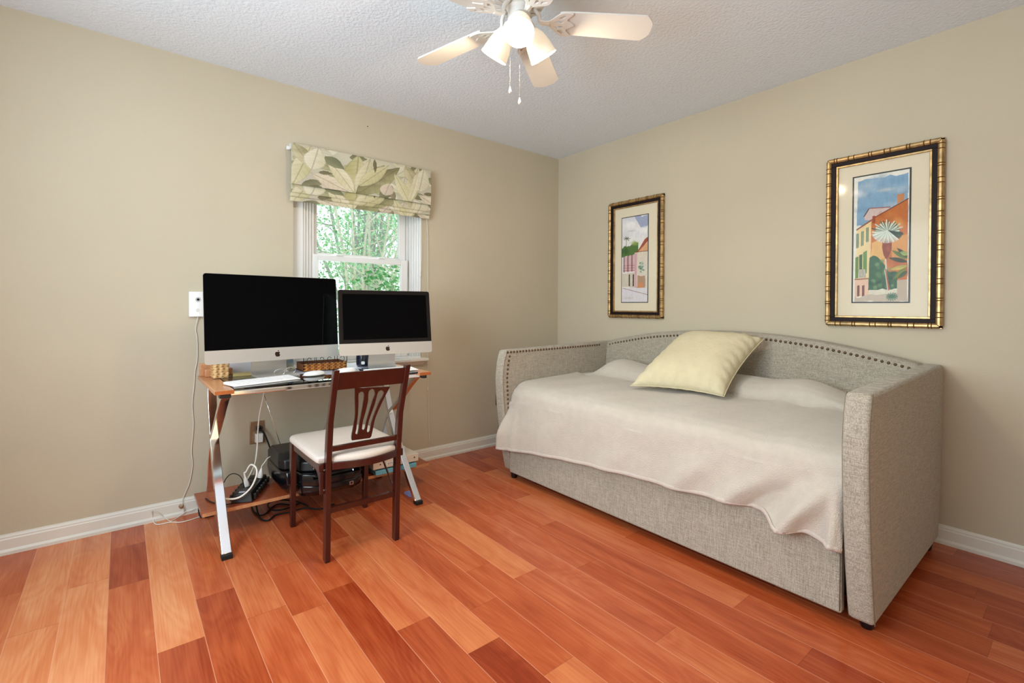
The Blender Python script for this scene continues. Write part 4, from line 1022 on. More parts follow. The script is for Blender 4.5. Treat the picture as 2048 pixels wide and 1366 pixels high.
sheet('white letter lying under the dark mug', [(688, 740), (744, 735), (744, 722), (694, 728)], 'paper', .003)
MB().box((.33, -1.955, T0), (.40, -1.935+.03, T0+.009)).obj('mobile_phone', mat('slate_phone', hexc(120, 122, 136), .3), None, bevel=.003, origin=(.36, -1.93, T0), label='small grey phone lying left of the right keyboard', cat='phone')
def lampcard():
    a, b = at(563, 741), at(586, 740)
    MB().box((.215, -2.352, T0), (.225, -2.292, T0+.09)).obj('greeting_card', mat('blue_yellow_card', hexc(120, 160, 205), .6, var=.5, vscale=28, var2=hexc(226, 220, 150)), None, origin=(.22, -2.32, T0), label='blue and yellow card standing beside the larger computer stand', cat='card')
lampcard()
def glasses():
    root = thing('eyeglasses', (.40, -2.36, T0), 'folded thin framed eyeglasses lying behind the left keyboard', 'eyeglasses')
    c1, c2 = Vector((.395, -2.405, T0+.018)), Vector((.365, -2.345, T0+.020))
    for c in (c1, c2):
        pts = [c+Vector((.010*math.sin(a)*.6, .026*math.cos(a), .017*math.sin(a))) for a in [2*math.pi*k/20 for k in range(20)]]
        MB().tube(pts, .0022, 6, closed=True).obj('rim', 'chain', root, smooth=True)
        mb = MB(); mb.add([tuple(p) for p in pts], [tuple(range(20))]); mb.obj('lens', 'glasspane', root)
    MB().tube(smoothpath([c1+Vector((0, .026, .004)), (c1+c2)/2+Vector((0, 0, .012)), c2+Vector((0, -.026, .004))]), .0012, 6).obj('bridge', 'chain', root)
    MB().tube(smoothpath([c1+Vector((0, -.026, .006)), Vector((.40, -2.48, T0+.006)), Vector((.38, -2.50, T0+.004))]), .0014, 6).obj('temple', 'chain', root)
    MB().tube(smoothpath([c2+Vector((0, .026, .006)), Vector((.30, -2.33, T0+.010)), Vector((.27, -2.36, T0+.004))]), .0014, 6).obj('temple', 'chain', root)
glasses()
p = [at(586, 740)+Vector((0, 0, .004)), at(590, 737)+Vector((0, 0, .02)), at(596, 736)+Vector((0, 0, .035)), at(592, 736)+Vector((0, 0, .05)), at(585, 738)+Vector((0, 0, .045)), at(580, 741)+Vector((0, 0, .02)), at(575, 744)+Vector((0, 0, .004)), at(560, 745)+Vector((0, 0, .003))]
MB().tube(smoothpath(p), .0022, 6).obj('white_cable', 'whitecord', None, smooth=True, origin=tuple(at(586, 740)), label='white cable curling up beside the blue and yellow card', cat='cable')
# wicker tray with iron scrolls
def tray():
    x0, x1, ya, yb = .195, .33, -2.268, -2.03; zt = T0+.044
    root = thing('wicker_tray', ((x0+x1)/2, (ya+yb)/2, T0), 'rattan letter tray with black iron scrollwork between the two computers', 'tray')
    w = MB(); w.box((x0, ya, T0+.002), (x1, yb, T0+.006)); w.box((x1-.004, ya, T0+.002), (x1, yb, zt)); w.box((x0, ya, T0+.002), (x0+.004, yb, zt)); w.box((x0, ya, T0+.002), (x1, ya+.004, zt)); w.box((x0, yb-.004, T0+.002), (x1, yb, zt))
    w.obj('basket_body', 'wickdark', root)
    n = 0
    for i in range(5):
        for j in range(12):
            y = ya+.012+.0236*j+(.0118 if i % 2 else 0)
            if y > yb-.01: continue
            z = T0+.007+.0083*i
            mb = MB(); mb.tube([(x1-.001, y-.0135, z), (x1+.0035, y-.005, z+.001), (x1+.0035, y+.005, z+.001), (x1-.001, y+.0135, z)], [.002, .004, .004, .002], 6)
            mb.obj('rattan_strand', 'wick', root, smooth=True); n += 1
    ir = MB(); ir.tube([(x1+.003, ya, zt), (x1+.003, yb, zt), (x0, yb, zt), (x0, ya, zt)], .0025, 6, closed=True)
    for y in (ya, yb): ir.tube([(x1+.003, y, zt), (x1+.003, y, zt+.055)], .002, 6)
    ir.tube([(x1+.003, ya, zt+.055), (x1+.003, yb, zt+.055)], .002, 6)
    ir.obj('iron_rim', 'iron', root, smooth=True)
    for yc, s in ((-2.235, 1), (-2.175, -1), (-2.125, 1), (-2.06, -1)):
        pts = [(x1+.003, yc+s*(.004+.0035*a)*math.cos(a), zt+.022+(.004+.0035*a)*math.sin(a)) for a in [k*.35 for k in range(22)]]
        MB().tube(pts, .0016, 6).obj('iron_scroll', 'iron', root, smooth=True)
tray()
def mug():
    c = Vector((.262, -1.935, 0)); z = T0+.0035
    c = at(726, 733, z)
    root = thing('coffee_mug', (c.x, c.y, z), 'dark blue mug with a small white emblem standing in front of the window', 'mug')
    MB().lathe([(.030, 0), (.038, .008), (.040, .03), (.040, .09), (.037, .09), (.037, .012), (.001, .010)], Matrix.Translation((c.x, c.y, z)), 28, cap=False).obj('cup', mat('navy_glaze', hexc(24, 30, 46), .12, coat=.5), root, smooth='auto')
    hp = [Vector((c.x+.01, c.y+.038, z+.07)), Vector((c.x+.012, c.y+.062, z+.062)), Vector((c.x+.012, c.y+.066, z+.04)), Vector((c.x+.01, c.y+.038, z+.022))]
    MB().tube(smoothpath(hp), .005, 8).obj('handle', mat('navy_handle', hexc(24, 30, 46), .15), root, smooth=True)
    d = (CC-c); d.z = 0; d.normalize(); s = Vector((-d.y, d.x, 0))
    Mx = Matrix((s, Vector((0, 0, 1)), d)).transposed().to_4x4(); Mx.translation = c+d*.0395+Vector((0, 0, z-c.z+.026))
    vs, fs = fill2d([rrect(-.010, .010, -.009, .009, .006)], .003); MB().add([Mx @ v for v in vs], fs).obj('emblem', 'white', root)
mug()

# ================================================================== PRINTER, BOOKS, POWER STRIP ON THE SHELF
SZ = .1445
def printer():
    x0, x1, ya, yb = .150, .594, -2.412, -1.935; z0, z1 = SZ-.002, SZ+.185
    root = thing('printer', ((x0+x1)/2, (ya+yb)/2, SZ), 'glossy black inkjet printer on the low shelf behind the chair', 'printer')
    def slab(nm, zs, mt, ins0=0., r=.05, **k):
        mb = MB(); n = 0
        for z, ins, fx in zs:
            poly = [(x0+ins, ya+ins), (x1+fx-.15-ins, ya+ins), (x1+fx-.112-ins, ya+.022+ins), (x1+fx-.106-ins, ya+.066), (x1+fx-.04-ins, ya+.075), (x1+fx-ins, ya+.13), (x1+fx-ins, yb-.15), (x1+fx-.04-ins, yb-.095), (x1+fx-.106-ins, yb-.086), (x1+fx-.112-ins, yb-.022-ins), (x1+fx-.15-ins, yb-ins), (x0+ins, yb-ins)]
            mb.v += [(a, b, z) for a, b in poly]; n = len(poly)
        for i in range(len(zs)-1):
            for j in range(n): mb.f.append((i*n+j, i*n+(j+1) % n, (i+1)*n+(j+1) % n, (i+1)*n+j)); mb.mi.append(0)
        mb.f.append(tuple(range(n-1, -1, -1))); mb.mi.append(0); mb.f.append(tuple((len(zs)-1)*n+j for j in range(n))); mb.mi.append(0)
        return mb.obj(nm, mt, root, bevel=.006, seg=3, **k)
    slab('body', [(z0+.006, .05, 0), (z0+.03, .008, .0), (z0+.085, 0, .0), (z0+.122, .002, -.012)], 'glossblack')
    slab('scanner_lid', [(z0+.124, .003, -.05), (z0+.170, .003, -.060), (z0+.196, .018, -.09)], 'blackplastic')
    slab('paper_tray', [(z0+.008, .03, .012), (z0+.036, .012, .018), (z0+.066, .010, .012)], 'glossblack')
    c = MB(); c.hexa([(x1-.035, ya+.12, z0+.115), (x1-.004, ya+.12, z0+.098), (x1-.004, yb-.12, z0+.098), (x1-.035, yb-.12, z0+.115)], [(x1-.035, ya+.12, z0+.120), (x1+.0, ya+.12, z0+.102), (x1+.0, yb-.12, z0+.102), (x1-.035, yb-.12, z0+.120)]); c.obj('control_panel', 'screen', root)
    q = Vector((x1-.003, yb-.155, z0+.104)); MB().box((q.x-.018, q.y-.001, q.z+.0), (q.x+.001, q.y+.001, q.z+.006)).obj('status_light', 'lcd', root)
    mb = MB(); mb.box((x1+.006, yb-.178, z0+.035), (x1+.0085, yb-.158, z0+.053)); b = mb.obj('badge', 'chain', root); MB().box((x1+.0084, yb-.174, z0+.038), (x1+.0092, yb-.162, z0+.050)).obj('badge_centre', 'blackplastic', b)
    for x, y in ((x0+.07, ya+.07), (x0+.07, yb-.07), (x1-.18, ya+.08), (x1-.18, yb-.08)): MB().lathe([(.012, SZ-.0), (.012, z0+.012)], Matrix.Translation((x, y, 0)), 12).obj('rubber_foot', 'blackrubber', root)
printer()
MB().box((.22, -1.915, SZ), (.475, -1.655, SZ+.026)).obj('book', [mat('sky_blue_cover', hexc(112, 182, 206), .5)], None, bevel=.003, origin=(.35, -1.78, SZ), label='sky blue book at the bottom of the stack on the right end of the shelf', cat='book')
MB().box((.22, -1.905, SZ+.0265), (.455, -1.665, SZ+.033)).obj('book', 'blackplastic', None, bevel=.002, origin=(.35, -1.78, SZ+.0265), label='thin black book between the blue book and the white binder', cat='book')
def binder():
    z = SZ+.0335; root = thing('ring_binder', (.35, -1.78, z), 'cream white binder with a label on its spine, lying on the blue book', 'binder')
    MB().box((.21, -1.928, z), (.470, -1.640, z+.046)).obj('cover', mat('cream_binder', hexc(224, 212, 198), .5), root, bevel=.003)
    MB().box((.4702, -1.848, z+.012), (.4712, -1.785, z+.034)).obj('spine_label', 'white', root)
    for k in range(5):
        y = -1.838+.011*k; MB().box((.4712, y, z+.017), (.4716, y+.006, z+.019)).box((.4712, y, z+.019), (.4716, y+.0014, z+.029)).box((.4712, y+.0015, z+.027 if k % 2 else z+.023), (.4716, y+.006, z+.029 if k % 2 else z+.025)).obj('letter', 'blackplastic', root)
    for y in (-1.885, -1.668): MB().lathe([(.004, 0), (.004, .002), (.001, .0025)], Matrix.Translation((.470, y, z+.026)) @ Matrix.Rotation(R(90), 4, 'Y'), 12).obj('rivet', 'iron', root)
binder()
MB().box((.20, -1.88, SZ+.080), (.420, -1.705, SZ+.122)).obj('box_file', 'paper', None, bevel=.002, origin=(.31, -1.79, SZ+.08), label='small white box on top of the binder under the right end of the desk', cat='box')
MB().box((.47, -1.735, .001), (.545, -1.70, .010)).obj('folder', mat('lilac_card', hexc(150, 160, 220), .6), None, origin=(.53, -1.74, .001), label='lilac blue folder lying on the floor behind the right desk leg', cat='folder')
def strip():
    c0, c1 = Vector((.425, -2.585, 0)), Vector((.16, -2.455, 0)); d = (c1-c0); L = d.length; d.normalize(); s = Vector((-d.y, d.x, 0))
    Mx = Matrix((d, s, Vector((0, 0, 1)))).transposed().to_4x4(); Mx.translation = c0+Vector((0, 0, SZ)); w = .05
    root = thing('power_strip', tuple((c0+c1)/2+Vector((0, 0, SZ))), 'black surge protector lying on the shelf with white plugs in it', 'power strip')
    MB().hexa([Mx @ Vector(v) for v in ((0, -w, 0), (L, -w, 0), (L, w, 0), (0, w, 0))], [Mx @ Vector(v) for v in ((.012, -w+.01, .045), (L-.012, -w+.01, .045), (L-.012, w-.01, .045), (.012, w-.01, .045))]).obj('case', 'blackplastic', root, bevel=.004)
    for k in range(7):
        for sd in (-1, 1):
            x = .03+k*(L-.06)/6; MB().box((x-.009, sd*(w+.004)-.006, .006), (x+.009, sd*(w+.004)+.006, .034), Mx).obj('side_rib', 'blackplastic', root, bevel=.002)
    for k in range(4):
        x = .05+k*(L-.1)/3; o = MB().box((x-.016, -.026, .045), (x+.016, .026, .0475), Mx).obj('socket', mat('charcoal_socket', hexc(52, 52, 56), .5), root, bevel=.001)
    MB().box((.016, -.01, .0455), (.03, .018, .048), Mx).obj('switch', 'greypaper', root)
    return Mx, L
MXS, LS = strip()
def cable(nm, label, pts, r, mt, n=8):
    pts = [Vector(p) for p in pts]
    return MB().tube(smoothpath(pts, n), r, 8).obj(nm, mt, None, smooth=True, origin=tuple(pts[0]), label=label, cat='cable')
def plug(p, d, label, mt='white', r=.010, L=.05):
    q = d.normalized().to_track_quat('Z', 'Y').to_matrix().to_4x4(); q.translation = p
    return q
pz = SZ+.05
# white plugs in the strip with their cords
def plugcord(name, label, base, pts, r=.0045):
    base = Vector(base); root = thing(name, tuple(base), label, 'cable')
    up = (Vector(pts[0])-base).normalized(); q = up.to_track_quat('Z', 'Y').to_matrix().to_4x4(); q.translation = base
    MB().lathe([(.013, 0), (.014, .014), (.009, .034), (r*1.1, .05)], q, 14).obj('plug', 'white', root, smooth='auto')
    MB().tube(smoothpath([base+up*.045]+[Vector(p) for p in pts], 10), r, 8).obj('cord', 'whitecord', root, smooth=True)
b1 = Vector((.33, -2.545, SZ+.047)); b2 = Vector((.235, -2.465, SZ+.047))
plugcord('white_cable', 'thick white cord looping up from the surge protector and round the desk leg', b1, [b1+Vector((.0, -.01, .07)), PX(492, 944, .34), PX(501, 930, .36), PX(511, 934, .38), PX(513.5, 948, .40), PX(504, 972, .44), PX(488, 989, .455), PX(472, 997, .455), PX(453, 998, .455), PX(444, 994, .45), PX(430, 985, .42)])
plugcord('white_cable', 'white cord running from the surge protector to the printer', b2, [b2+Vector((0, .01, .06)), PX(529, 925, .24), PX(536, 916, .22), PX(546, 912, .2), PX(556, 914, .16)], .0028)
cable('white_cable', 'white cable hanging from the desk down past the wall outlet', [(.20, PX(531, 775, .20).y, DZ-.012), PX(527, 790, .20), PX(519, 830, .17), PX(516, 860, .15), PX(514, 900, .16), PX(510, 926, .2), PX(502, 945, .26), PX(495, 958, .3)], .0035, 'whitecord')
cable('white_cable', 'thin white cable dropping from the white charger at the outlet', [PX(514, 888, .035), PX(512, 905, .04), PX(510, 925, .06), PX(508, 945, .1), PX(504, 955, .15)], .0018, 'whitecord')
cable('black_cable', 'black cable running from the wall outlet down behind the printer', [PX(521, 858, .045), PX(528, 866, .05), PX(535, 882, .05), PX(541, 899, .06), PX(545, 912, .09), PX(552, 925, .11)], .0045, 'blackrubber')
cable('black_cable', 'thin black cable arching up beside the left desk leg', [(.36, -2.56, SZ+.05), PX(484, 958, .36), PX(475, 949, .34), PX(463, 948, .33), PX(453, 956, .32), PX(444, 972, .31), PX(436, 985, .3)], .0022, 'blackrubber')
cable('black_cable', 'thin black cable lying on the shelf left of the surge protector', [(.41, -2.62, SZ+.004), (.40, -2.66, SZ+.004), (.33, -2.70, SZ+.004), (.26, -2.715, SZ+.004)], .003, 'blackrubber')
cable('black_cable', 'black cable coiled on the floor left of the left desk leg', [PZ(430, 990, .10), PZ(412, 996, .09), PZ(400, 1006, .06), PZ(397, 1020, .03), PZ(401, 1034, .006), PZ(408, 1033, .005), PZ(418, 1025, .005), PZ(430, 1014, .005), PZ(450, 1008, .005)], .0032, 'blackrubber')
cable('black_cable', 'tangled black cables on the floor under the shelf', [PZ(503, 1012, .006), PZ(508, 1024, .006), PZ(520, 1031, .006), PZ(532, 1027, .006), PZ(545, 1014, .006), PZ(560, 1008, .006), PZ(585, 1010, .006), PZ(600, 1006, .006), PZ(570, 1018, .006), PZ(545, 1020, .012), PZ(536, 1008, .012), PZ(555, 1000, .02), PZ(590, 1002, .012), PZ(615, 1012, .006)], .0042, 'blackrubber')
cable('black_cable', 'black cable loop nearest the chair under the shelf', [PZ(512, 1010, .02), PZ(520, 1036, .005), PZ(536, 1041, .005), PZ(552, 1030, .005), PZ(580, 1024, .005), PZ(610, 1016, .005), PZ(640, 1018, .005), PZ(668, 1008, .005)], .0045, 'blackrubber')

# ================================================================== WALL THINGS
def outlet(y0, y1, z0, z1, label):
    root = thing('wall_outlet', (0, (y0+y1)/2, z0), label, 'outlet')
    MB().box((0, y0, z0), (.006, y1, z1)).obj('cover_plate', 'brass', root, bevel=.003)
    yc = (y0+y1)/2
    for z in (lerp(z0, z1, .31), lerp(z0, z1, .69)):
        MB().box((.006, yc-.017, z-.015), (.008, yc+.017, z+.015)).obj('receptacle', mat('brown_socket', hexc(120, 102, 86), .5), root, bevel=.001)
    return root
outlet(-2.471, -2.393, .318, .448, 'brushed nickel wall outlet with a black plug and a white charger, under the desk')
outlet(-.700, -.622, .322, .442, 'brushed nickel wall outlet almost hidden behind the left arm of the daybed')
q = PX(519, 857, .02); MB().lathe([(.017, 0), (.018, .02), (.010, .032)], Matrix.Translation((.008, q.y, q.z)) @ Matrix.Rotation(R(90), 4, 'Y'), 16).obj('plug', 'glossblack', None, smooth='auto', origin=(.008, q.y, q.z), label='round black plug in the top socket of the wall outlet', cat='plug')
q = PX(517.5, 875, .02); MB().box((.0085, q.y-.020, q.z-.027), (.040, q.y+.020, q.z+.025)).obj('charger', 'white', None, bevel=.005, seg=3, origin=(.0085, q.y, q.z), label='white cube charger plugged into the lower socket of the wall outlet', cat='charger')
def sensor():
    y0, y1, z0, z1 = -2.762, -2.655, 1.055, 1.190
    root = thing('security_camera', (0, (y0+y1)/2, z0), 'white wall mounted security camera beside the larger computer', 'camera')
    poly = [(0, y0)]+[(.012+.014*math.sin(math.pi*k/10), lerp(y0, y1, k/10)) for k in range(11)]+[(0, y1)]
    MB().prism(poly, 2, z0, z1).obj('housing', 'white', root, bevel=.003)
    c = PX(396.3, 599, .026)
    T = Matrix.Translation((.0262, c.y, c.z)) @ Matrix.Rotation(R(90), 4, 'Y')
    MB().lathe([(.013, -.001), (.013, .0008), (.012, .0010), (.001, .0010)], T, 24).obj('lens_ring', mat('pale_grey_ring', hexc(190, 192, 192), .4), root)
    MB().lathe([(.0065, .001), (.006, .0022), (.001, .0026)], T, 20).obj('lens', 'glossblack', root)
    c2 = PX(395.5, 620, .026); MB().lathe([(.0085, -.001), (.008, .0010), (.001, .0012)], Matrix.Translation((.026, c2.y, c2.z)) @ Matrix.Rotation(R(90), 4, 'Y'), 20).obj('motion_sensor', 'trim', root)
    c3 = PX(396.8, 628, .026); MB().lathe([(.002, 0), (.0015, .001)], Matrix.Translation((.0262, c3.y, c3.z)) @ Matrix.Rotation(R(90), 4, 'Y'), 10).obj('status_light', 'led', root)
sensor()
pts = [PX(396, 633, .015), PX(391.5, 657, .006), PX(394, 675, .006), PX(395, 700, .006), PX(394, 722, .006), PX(390, 744, .006), PX(388, 773, .006), PX(384.5, 810, .006), PX(387, 850, .006), PX(383, 900, .006), PX(385, 930, .006), PX(379, 965, .006), PX(368, 991, .008), PX(364, 1003, .022), PX(366, 1020, .03)]
cable('white_cable', 'thin white cord running down the wall from the security camera to the baseboard', pts, .0018, 'whitecord')
q = PX(366.5, 1021, .026); MB().lathe([(.004, 0), (.006, .006), (.004, .02), (.002, .026)], Matrix.Translation((q.x, q.y, q.z-.012)), 10).obj('connector', 'white', None, smooth='auto', origin=(q.x, q.y, q.z-.012), label='small white connector at the lower end of the wall cord', cat='connector')
cable('white_cable', 'white cord looping out over the floor beside the baseboard', [PX(303, 1022, .024), PZ(306, 1036, .02), PZ(308, 1045, .003), PZ(316, 1049, .003), PZ(341, 1044.5, .003), PZ(360, 1044.5, .003), PZ(380, 1040, .003), PZ(398, 1034, .003), PZ(412, 1031, .003)], .0026, 'whitecord')
cable('white_cable', 'second white cord crossing the baseboard and touching the floor', [PX(305, 1021, .03), PX(318, 1027, .026), PZ(332, 1037, .006), PZ(341, 1042.5, .003), PZ(350, 1038, .003), PZ(362, 1030, .01), PX(372, 1023, .03), PX(380, 1022, .03), PX(392, 1017, .024)], .0022, 'whitecord')
q = PX(362, 1012, .013)
ds = thing('door_stop', (.013, q.y, q.z), 'small nickel doorstop stub screwed to the baseboard behind the wall cord', 'doorstop')
MB().lathe([(.011, 0), (.011, .003), (.005, .005), (.005, .016), (.008, .017), (.008, .022), (.002, .023)], Matrix.Translation((.0132, q.y, q.z)) @ Matrix.Rotation(R(90), 4, 'Y'), 16).obj('stub', 'brass', ds, smooth='auto')
MB().tube([PZ(409, 1011, .07), PZ(417, 1028, .015)], .006, 10).obj('cable_tube', mat('pinkish_tube', hexc(226, 190, 168), .4), None, smooth=True, origin=tuple(PZ(417, 1028, .01)), label='short pale tube leaning behind the left desk leg', cat='tube')
q = PX(735, 253, 0); MB().lathe([(.003, 0), (.0035, .004), (.001, .006)], Matrix.Translation((0, q.y, q.z)) @ Matrix.Rotation(R(90), 4, 'Y'), 8).obj('wall_nail', 'iron', None, origin=(0, q.y, q.z), label='tiny dark nail in the wall above the window', cat='nail')

# ================================================================== CEILING FAN
def fan():
    cx, cy = 1.648, -1.842
    root = thing('ceiling_fan', (cx, cy, HH), 'white ceiling fan with five blades and three lit frosted glass shades', 'ceiling fan')
    T = Matrix.Translation((cx, cy, 0))
    MB().lathe([(.085, HH), (.085, HH-.012), (.070, HH-.03), (.045, HH-.045)], T, 32).obj('canopy', 'fanwhite', root, smooth='auto')
    MB().lathe([(.045, HH-.045), (.10, HH-.055), (.112, HH-.075), (.112, HH-.125), (.098, HH-.150), (.060, HH-.160)], T, 40).obj('motor_housing', 'fanwhite', root, smooth='auto')
    # vent ribs under the motor
    for k in range(20):
        a = 2*math.pi*k/20; c, s = math.cos(a), math.sin(a)
        MB().tube([(cx+.058*c, cy+.058*s, HH-.162), (cx+.094*c, cy+.094*s, HH-.155)], .003, 6).obj('vent_rib', 'fanwhite', root, smooth=True)
    MB().lathe([(.048, HH-.160), (.050, HH-.168), (.044, HH-.176), (.044, HH-.235), (.036, HH-.250), (.014, HH-.258)], T, 32).obj('switch_housing', 'fanwhite', root, smooth='auto')
    zb = 2.230
    for k in range(5):
        a = R(52.5+72*k); Mr = Matrix.Translation((cx, cy, zb)) @ Matrix.Rotation(a, 4, 'Z') @ Matrix.Rotation(R(2.6), 4, 'Y') @ Matrix.Rotation(R(-11), 4, 'X')
        out = [(.155, -.050), (.20, -.056), (.44, -.062), (.482, -.062), (.492, -.058), (.512, -.034), (.517, -.015), (.517, .015), (.512, .034), (.492, .058), (.482, .062), (.44, .062), (.20, .056), (.155, .050)]
        out = [(x, y) for x, y in [tuple(v)[:2] for v in smoothpath([(x, y, 0) for x, y in out], 3)]]
        vs, fs = fill2d([out], .006)
        bl = MB().add([Mr @ v for v in vs], fs).obj('blade', 'fanwhite', root, smooth='auto')
        # scrolled blade iron: outline with openings
        o2 = [(.085, -.010), (.115, -.012), (.135, -.030), (.155, -.050), (.175, -.058), (.205, -.055), (.195, -.040), (.185, -.024), (.20, -.012), (.215, 0), (.20, .012), (.185, .024), (.195, .040), (.205, .055), (.175, .058), (.155, .050), (.135, .030), (.115, .012), (.085, .010)]
        o2 = [tuple(v)[:2] for v in smoothpath([(x, y, 0) for x, y in o2], 3)]
        hl = []
        for sy in (-1, 1):
            hl.append([(.150, .030*sy), (.172, .048*sy), (.180, .040*sy), (.166, .026*sy)]); hl.append([(.135, .010*sy), (.150, .020*sy), (.176, .014*sy), (.165, .005*sy)])
        vs, fs = fill2d([o2]+hl, .005)
        io = MB().add([Mr @ (v+Vector((0, 0, -.0065))) for v in vs], fs).obj('blade_iron', 'fanwhite', root, smooth='auto')
        MB().tube(smoothpath([Mr @ Vector((.055, 0, .055)), Mr @ Vector((.075, 0, .03)), Mr @ Vector((.085, 0, .0)), Mr @ Vector((.12, 0, -.007))]), .008, 8).obj('iron_arm', 'fanwhite', io, smooth=True)
    # lamps
    for k, az in enumerate((-39.1, 80.9, 200.9)):
        a = R(az); dirv = Vector((math.cos(a), math.sin(a), 0)); tl = R(34)
        ax = Vector((0, 0, -1))*math.cos(tl)+dirv*math.sin(tl)
        p = Vector((cx, cy, HH-.225))+dirv*.048
        q = ax.to_track_quat('Z', 'Y').to_matrix().to_4x4(); q.translation = p
        sh = MB().lathe([(.016, -.018), (.021, -.010), (.021, .012), (.017, .014)], q, 24).obj('lamp_holder', 'fanwhite', root, smooth='auto')
        prof_ = [(.020, .010), (.030, .022), (.040, .042), (.047, .066), (.051, .092), (.054, .112), (.0565, .117), (.0545, .121), (.052, .117), (.049, .092), (.045, .066), (.038, .042), (.028, .024)]
        g = MB().lathe(prof_, q, 36, cap=False).obj('lamp_shade', M['shade'], root, smooth='auto', angle=60)
        MB().lathe([(.010, .012), (.012, .02), (.021, .038), (.023, .052), (.019, .066), (.009, .074), (.001, .076)], q, 20).obj('light_bulb', M['bulb'], root, smooth=True)
        l = bpy.data.lights.new('fan_bulb', 'POINT'); l.energy = FANP; l.color = (1, .80, .56); l.shadow_soft_size = .03
        o = bpy.data.objects.new('fan_bulb_light', l); COL.objects.link(o); o.location = p+ax*.109
    for (u, v), r0 in (((1020, 176), .0), ((1039, 198), .0)):
        x = cx-.02 if u == 1020 else cx
        pt_ = PX(u, v, cx); top = Vector((pt_.x, pt_.y, HH-.235))
        ch = thing  # noqa
        mb = MB(); n = int((top.z-pt_.z)/.006)
        mb.tube([top, pt_], .0007, 5)
        for i in range(n): mb.lathe([(.0004, -.0018), (.0018, 0), (.0004, .0018)], Matrix.Translation((pt_.x, pt_.y, pt_.z+.006*i)), 6)
        c = mb.obj('pull_chain', 'chain', root, smooth=True)
        MB().lathe([(.001, .012), (.003, .006), (.0062, -.006), (.0055, -.012), (.002, -.015)], Matrix.Translation(pt_-Vector((0, 0, .006))), 14).obj('chain_pendant', 'fanwhite', c, smooth=True)
FANP = 11
def shade_mat():
    q = NT('lit_frosted_glass'); b = q.b
    b.inputs['Base Color'].default_value = (.95, .88, .74, 1); b.inputs['Roughness'].default_value = .4
    b.inputs['Emission Color'].default_value = (1, .84, .60, 1); b.inputs['Emission Strength'].default_value = .30
    return q.m
M['shade'] = shade_mat(); M['bulb'] = mat('lit_bulb', (1, 1, 1, 1), .4, emit=(1, .92, .76, 1), es=6)
fan()

# ================================================================== OUTSIDE
def foliage_mat(name, c1, c2):
    q = NT(name); b = q.b; b.inputs['Roughness'].default_value = .6
    at_ = q.n('ShaderNodeObjectInfo'); tc = q.n('ShaderNodeTexCoord'); no = q.n('ShaderNodeTexNoise', Scale=9.); q.l(tc.outputs['Object'], no.inputs['Vector'])
    mx = q.n('ShaderNodeMix', data_type='RGBA'); mx.inputs[6].default_value = c1; mx.inputs[7].default_value = c2
    rr = q.n('ShaderNodeMapRange'); rr.inputs[1].default_value = .35; rr.inputs[2].default_value = .65; q.l(no.outputs['Fac'], rr.inputs[0])
    q.l(rr.outputs[0], mx.inputs[0]); q.l(mx.outputs[2], b.inputs['Base Color']); b.inputs['Subsurface Weight'].default_value = 0
    return q.m
M['leafg'] = foliage_mat('fresh_green_leaves', hexc(120, 190, 120), hexc(62, 140, 76))
M['leafp'] = foliage_mat('pale_green_leaves', hexc(200, 232, 196), hexc(140, 196, 140))
M['bark'] = mat('pale_bark', hexc(226, 214, 200), .9, var=.2, vscale=12)
M['barkg'] = mat('grey_bark', hexc(170, 166, 164), .9, var=.3, vscale=14)
M['lawn'] = mat('bright_lawn', hexc(150, 200, 120), .9, var=.2, vscale=3)
MB().box((-14, -9, -.5), (-.6, 8, -.45)).obj('lawn', 'lawn', kind='structure')
def leaves(mb, c, rad, n, size, rr):
    for _ in range(n):
        while True:
            p = Vector((rr.uniform(-1, 1), rr.uniform(-1, 1), rr.uniform(-1, 1)))
            if p.length < 1: break
        p = Vector((c[0]+p.x*rad[0], c[1]+p.y*rad[1], c[2]+p.z*rad[2]))
        a = Vector((rr.gauss(0, 1), rr.gauss(0, 1), rr.gauss(0, .7))).normalized(); b = a.cross(Vector((rr.gauss(0, 1), rr.gauss(0, 1), rr.gauss(0, 1)))).normalized()
        s = size*rr.uniform(.6, 1.2); t = a.cross(b)*s*.12
        mb.add([p, p+a*s*.5+b*s*.28+t, p+a*s, p+a*s*.5-b*s*.28+t], [(0, 1, 2, 3)])
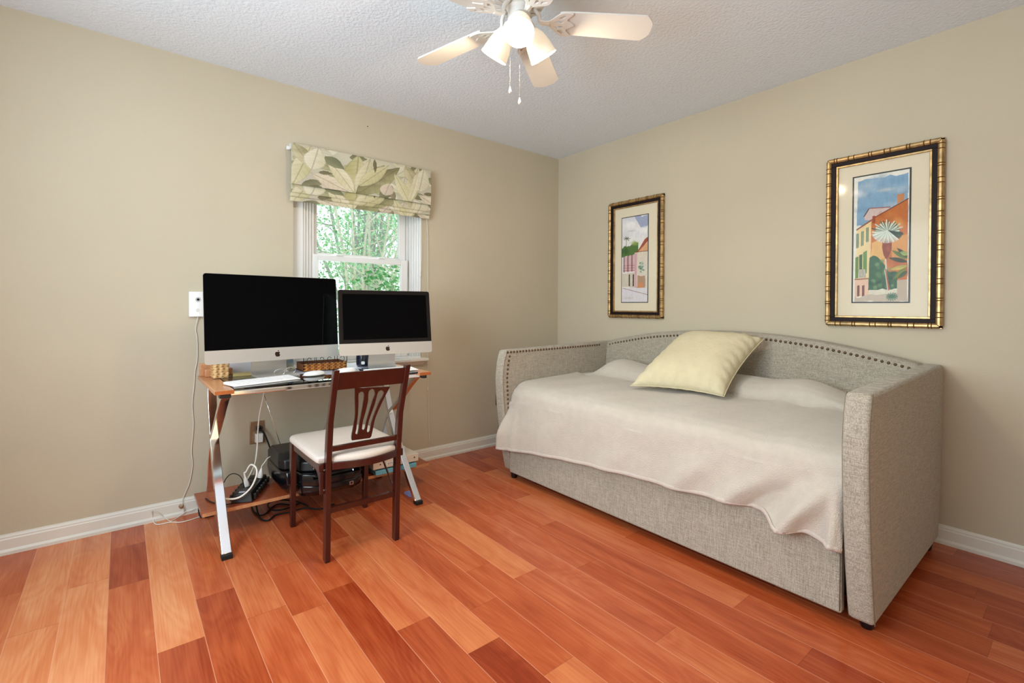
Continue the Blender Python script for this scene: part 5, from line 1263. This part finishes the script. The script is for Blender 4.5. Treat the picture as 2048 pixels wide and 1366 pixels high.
def tree(name, label, cat, base, stems, h, seedv, barkm, leafm, nleaf, lsize, crown, spread, twigs=5):
    rr = random.Random(seedv); root = thing(name, base, label, cat); base = Vector(base)
    tips = []
    for k in range(stems):
        a = rr.uniform(0, 6.28); d = Vector((math.cos(a), math.sin(a), 0))*spread*rr.uniform(.3, 1); hh = h*rr.uniform(.75, 1.05)
        pts = [base+Vector((0, 0, 0)), base+d*.25+Vector((0, 0, hh*.33)), base+d*.6+Vector((rr.uniform(-.1, .1), rr.uniform(-.1, .1), hh*.66)), base+d+Vector((0, 0, hh))]
        sp = smoothpath(pts, 6); MB().tube(sp, [.024*h/3*(1-.75*i/(len(sp)-1)) for i in range(len(sp))], 7).obj('trunk', barkm, root, smooth=True)
        tw = MB()
        for j in range(twigs):
            i0 = rr.randrange(5, len(sp)); p = sp[i0]; e = p+Vector((rr.gauss(0, .5), rr.gauss(0, .5), rr.uniform(.2, .9)))*h/4; m_ = (p+e)/2+Vector((rr.gauss(0, .08), rr.gauss(0, .08), .05))
            s2 = smoothpath([p, m_, e], 5); tw.tube(s2, [.008*h/3*(1-.7*i/(len(s2)-1)) for i in range(len(s2))], 5); tips += [e, m_]
        tw.obj('branch', barkm, root, smooth=True)
    lf = MB()
    for t in tips: leaves(lf, t, (crown, crown, crown*.8), max(1, nleaf//len(tips)), lsize, rr)
    lf.obj('foliage', leafm, root, recalc=False)
tree('crepe_myrtle', 'pale many-stemmed small tree just outside the window', 'tree', (-3.2, -.55, -.45), 9, 3.6, 3, 'bark', 'leafp', 2600, .05, .30, 1.0, 9)
tree('crepe_myrtle', 'grey trunked tree farther off behind the pale many-stemmed tree', 'tree', (-6.5, .9, -.45), 6, 6.5, 11, 'barkg', 'leafp', 5000, .07, .6, 1.7, 10)
tree('shrub', 'dark green leafy shrub at the lower right of the window', 'shrub', (-2.1, -.75, -.45), 8, 1.75, 5, 'bark', 'leafg', 1300, .07, .14, .42, 4)
tree('shrub', 'yellow green shrub seen at the left edge of the window glass', 'shrub', (-4.2, -.95, -.45), 7, 2.4, 9, 'bark', 'leafg', 1500, .06, .28, .5, 5)
tree('evergreen_tree', 'tall bright tree closing the view far behind the window', 'tree', (-10.5, 2.2, -.45), 8, 8.0, 21, 'barkg', 'leafp', 5000, .14, .9, 2.6, 9)
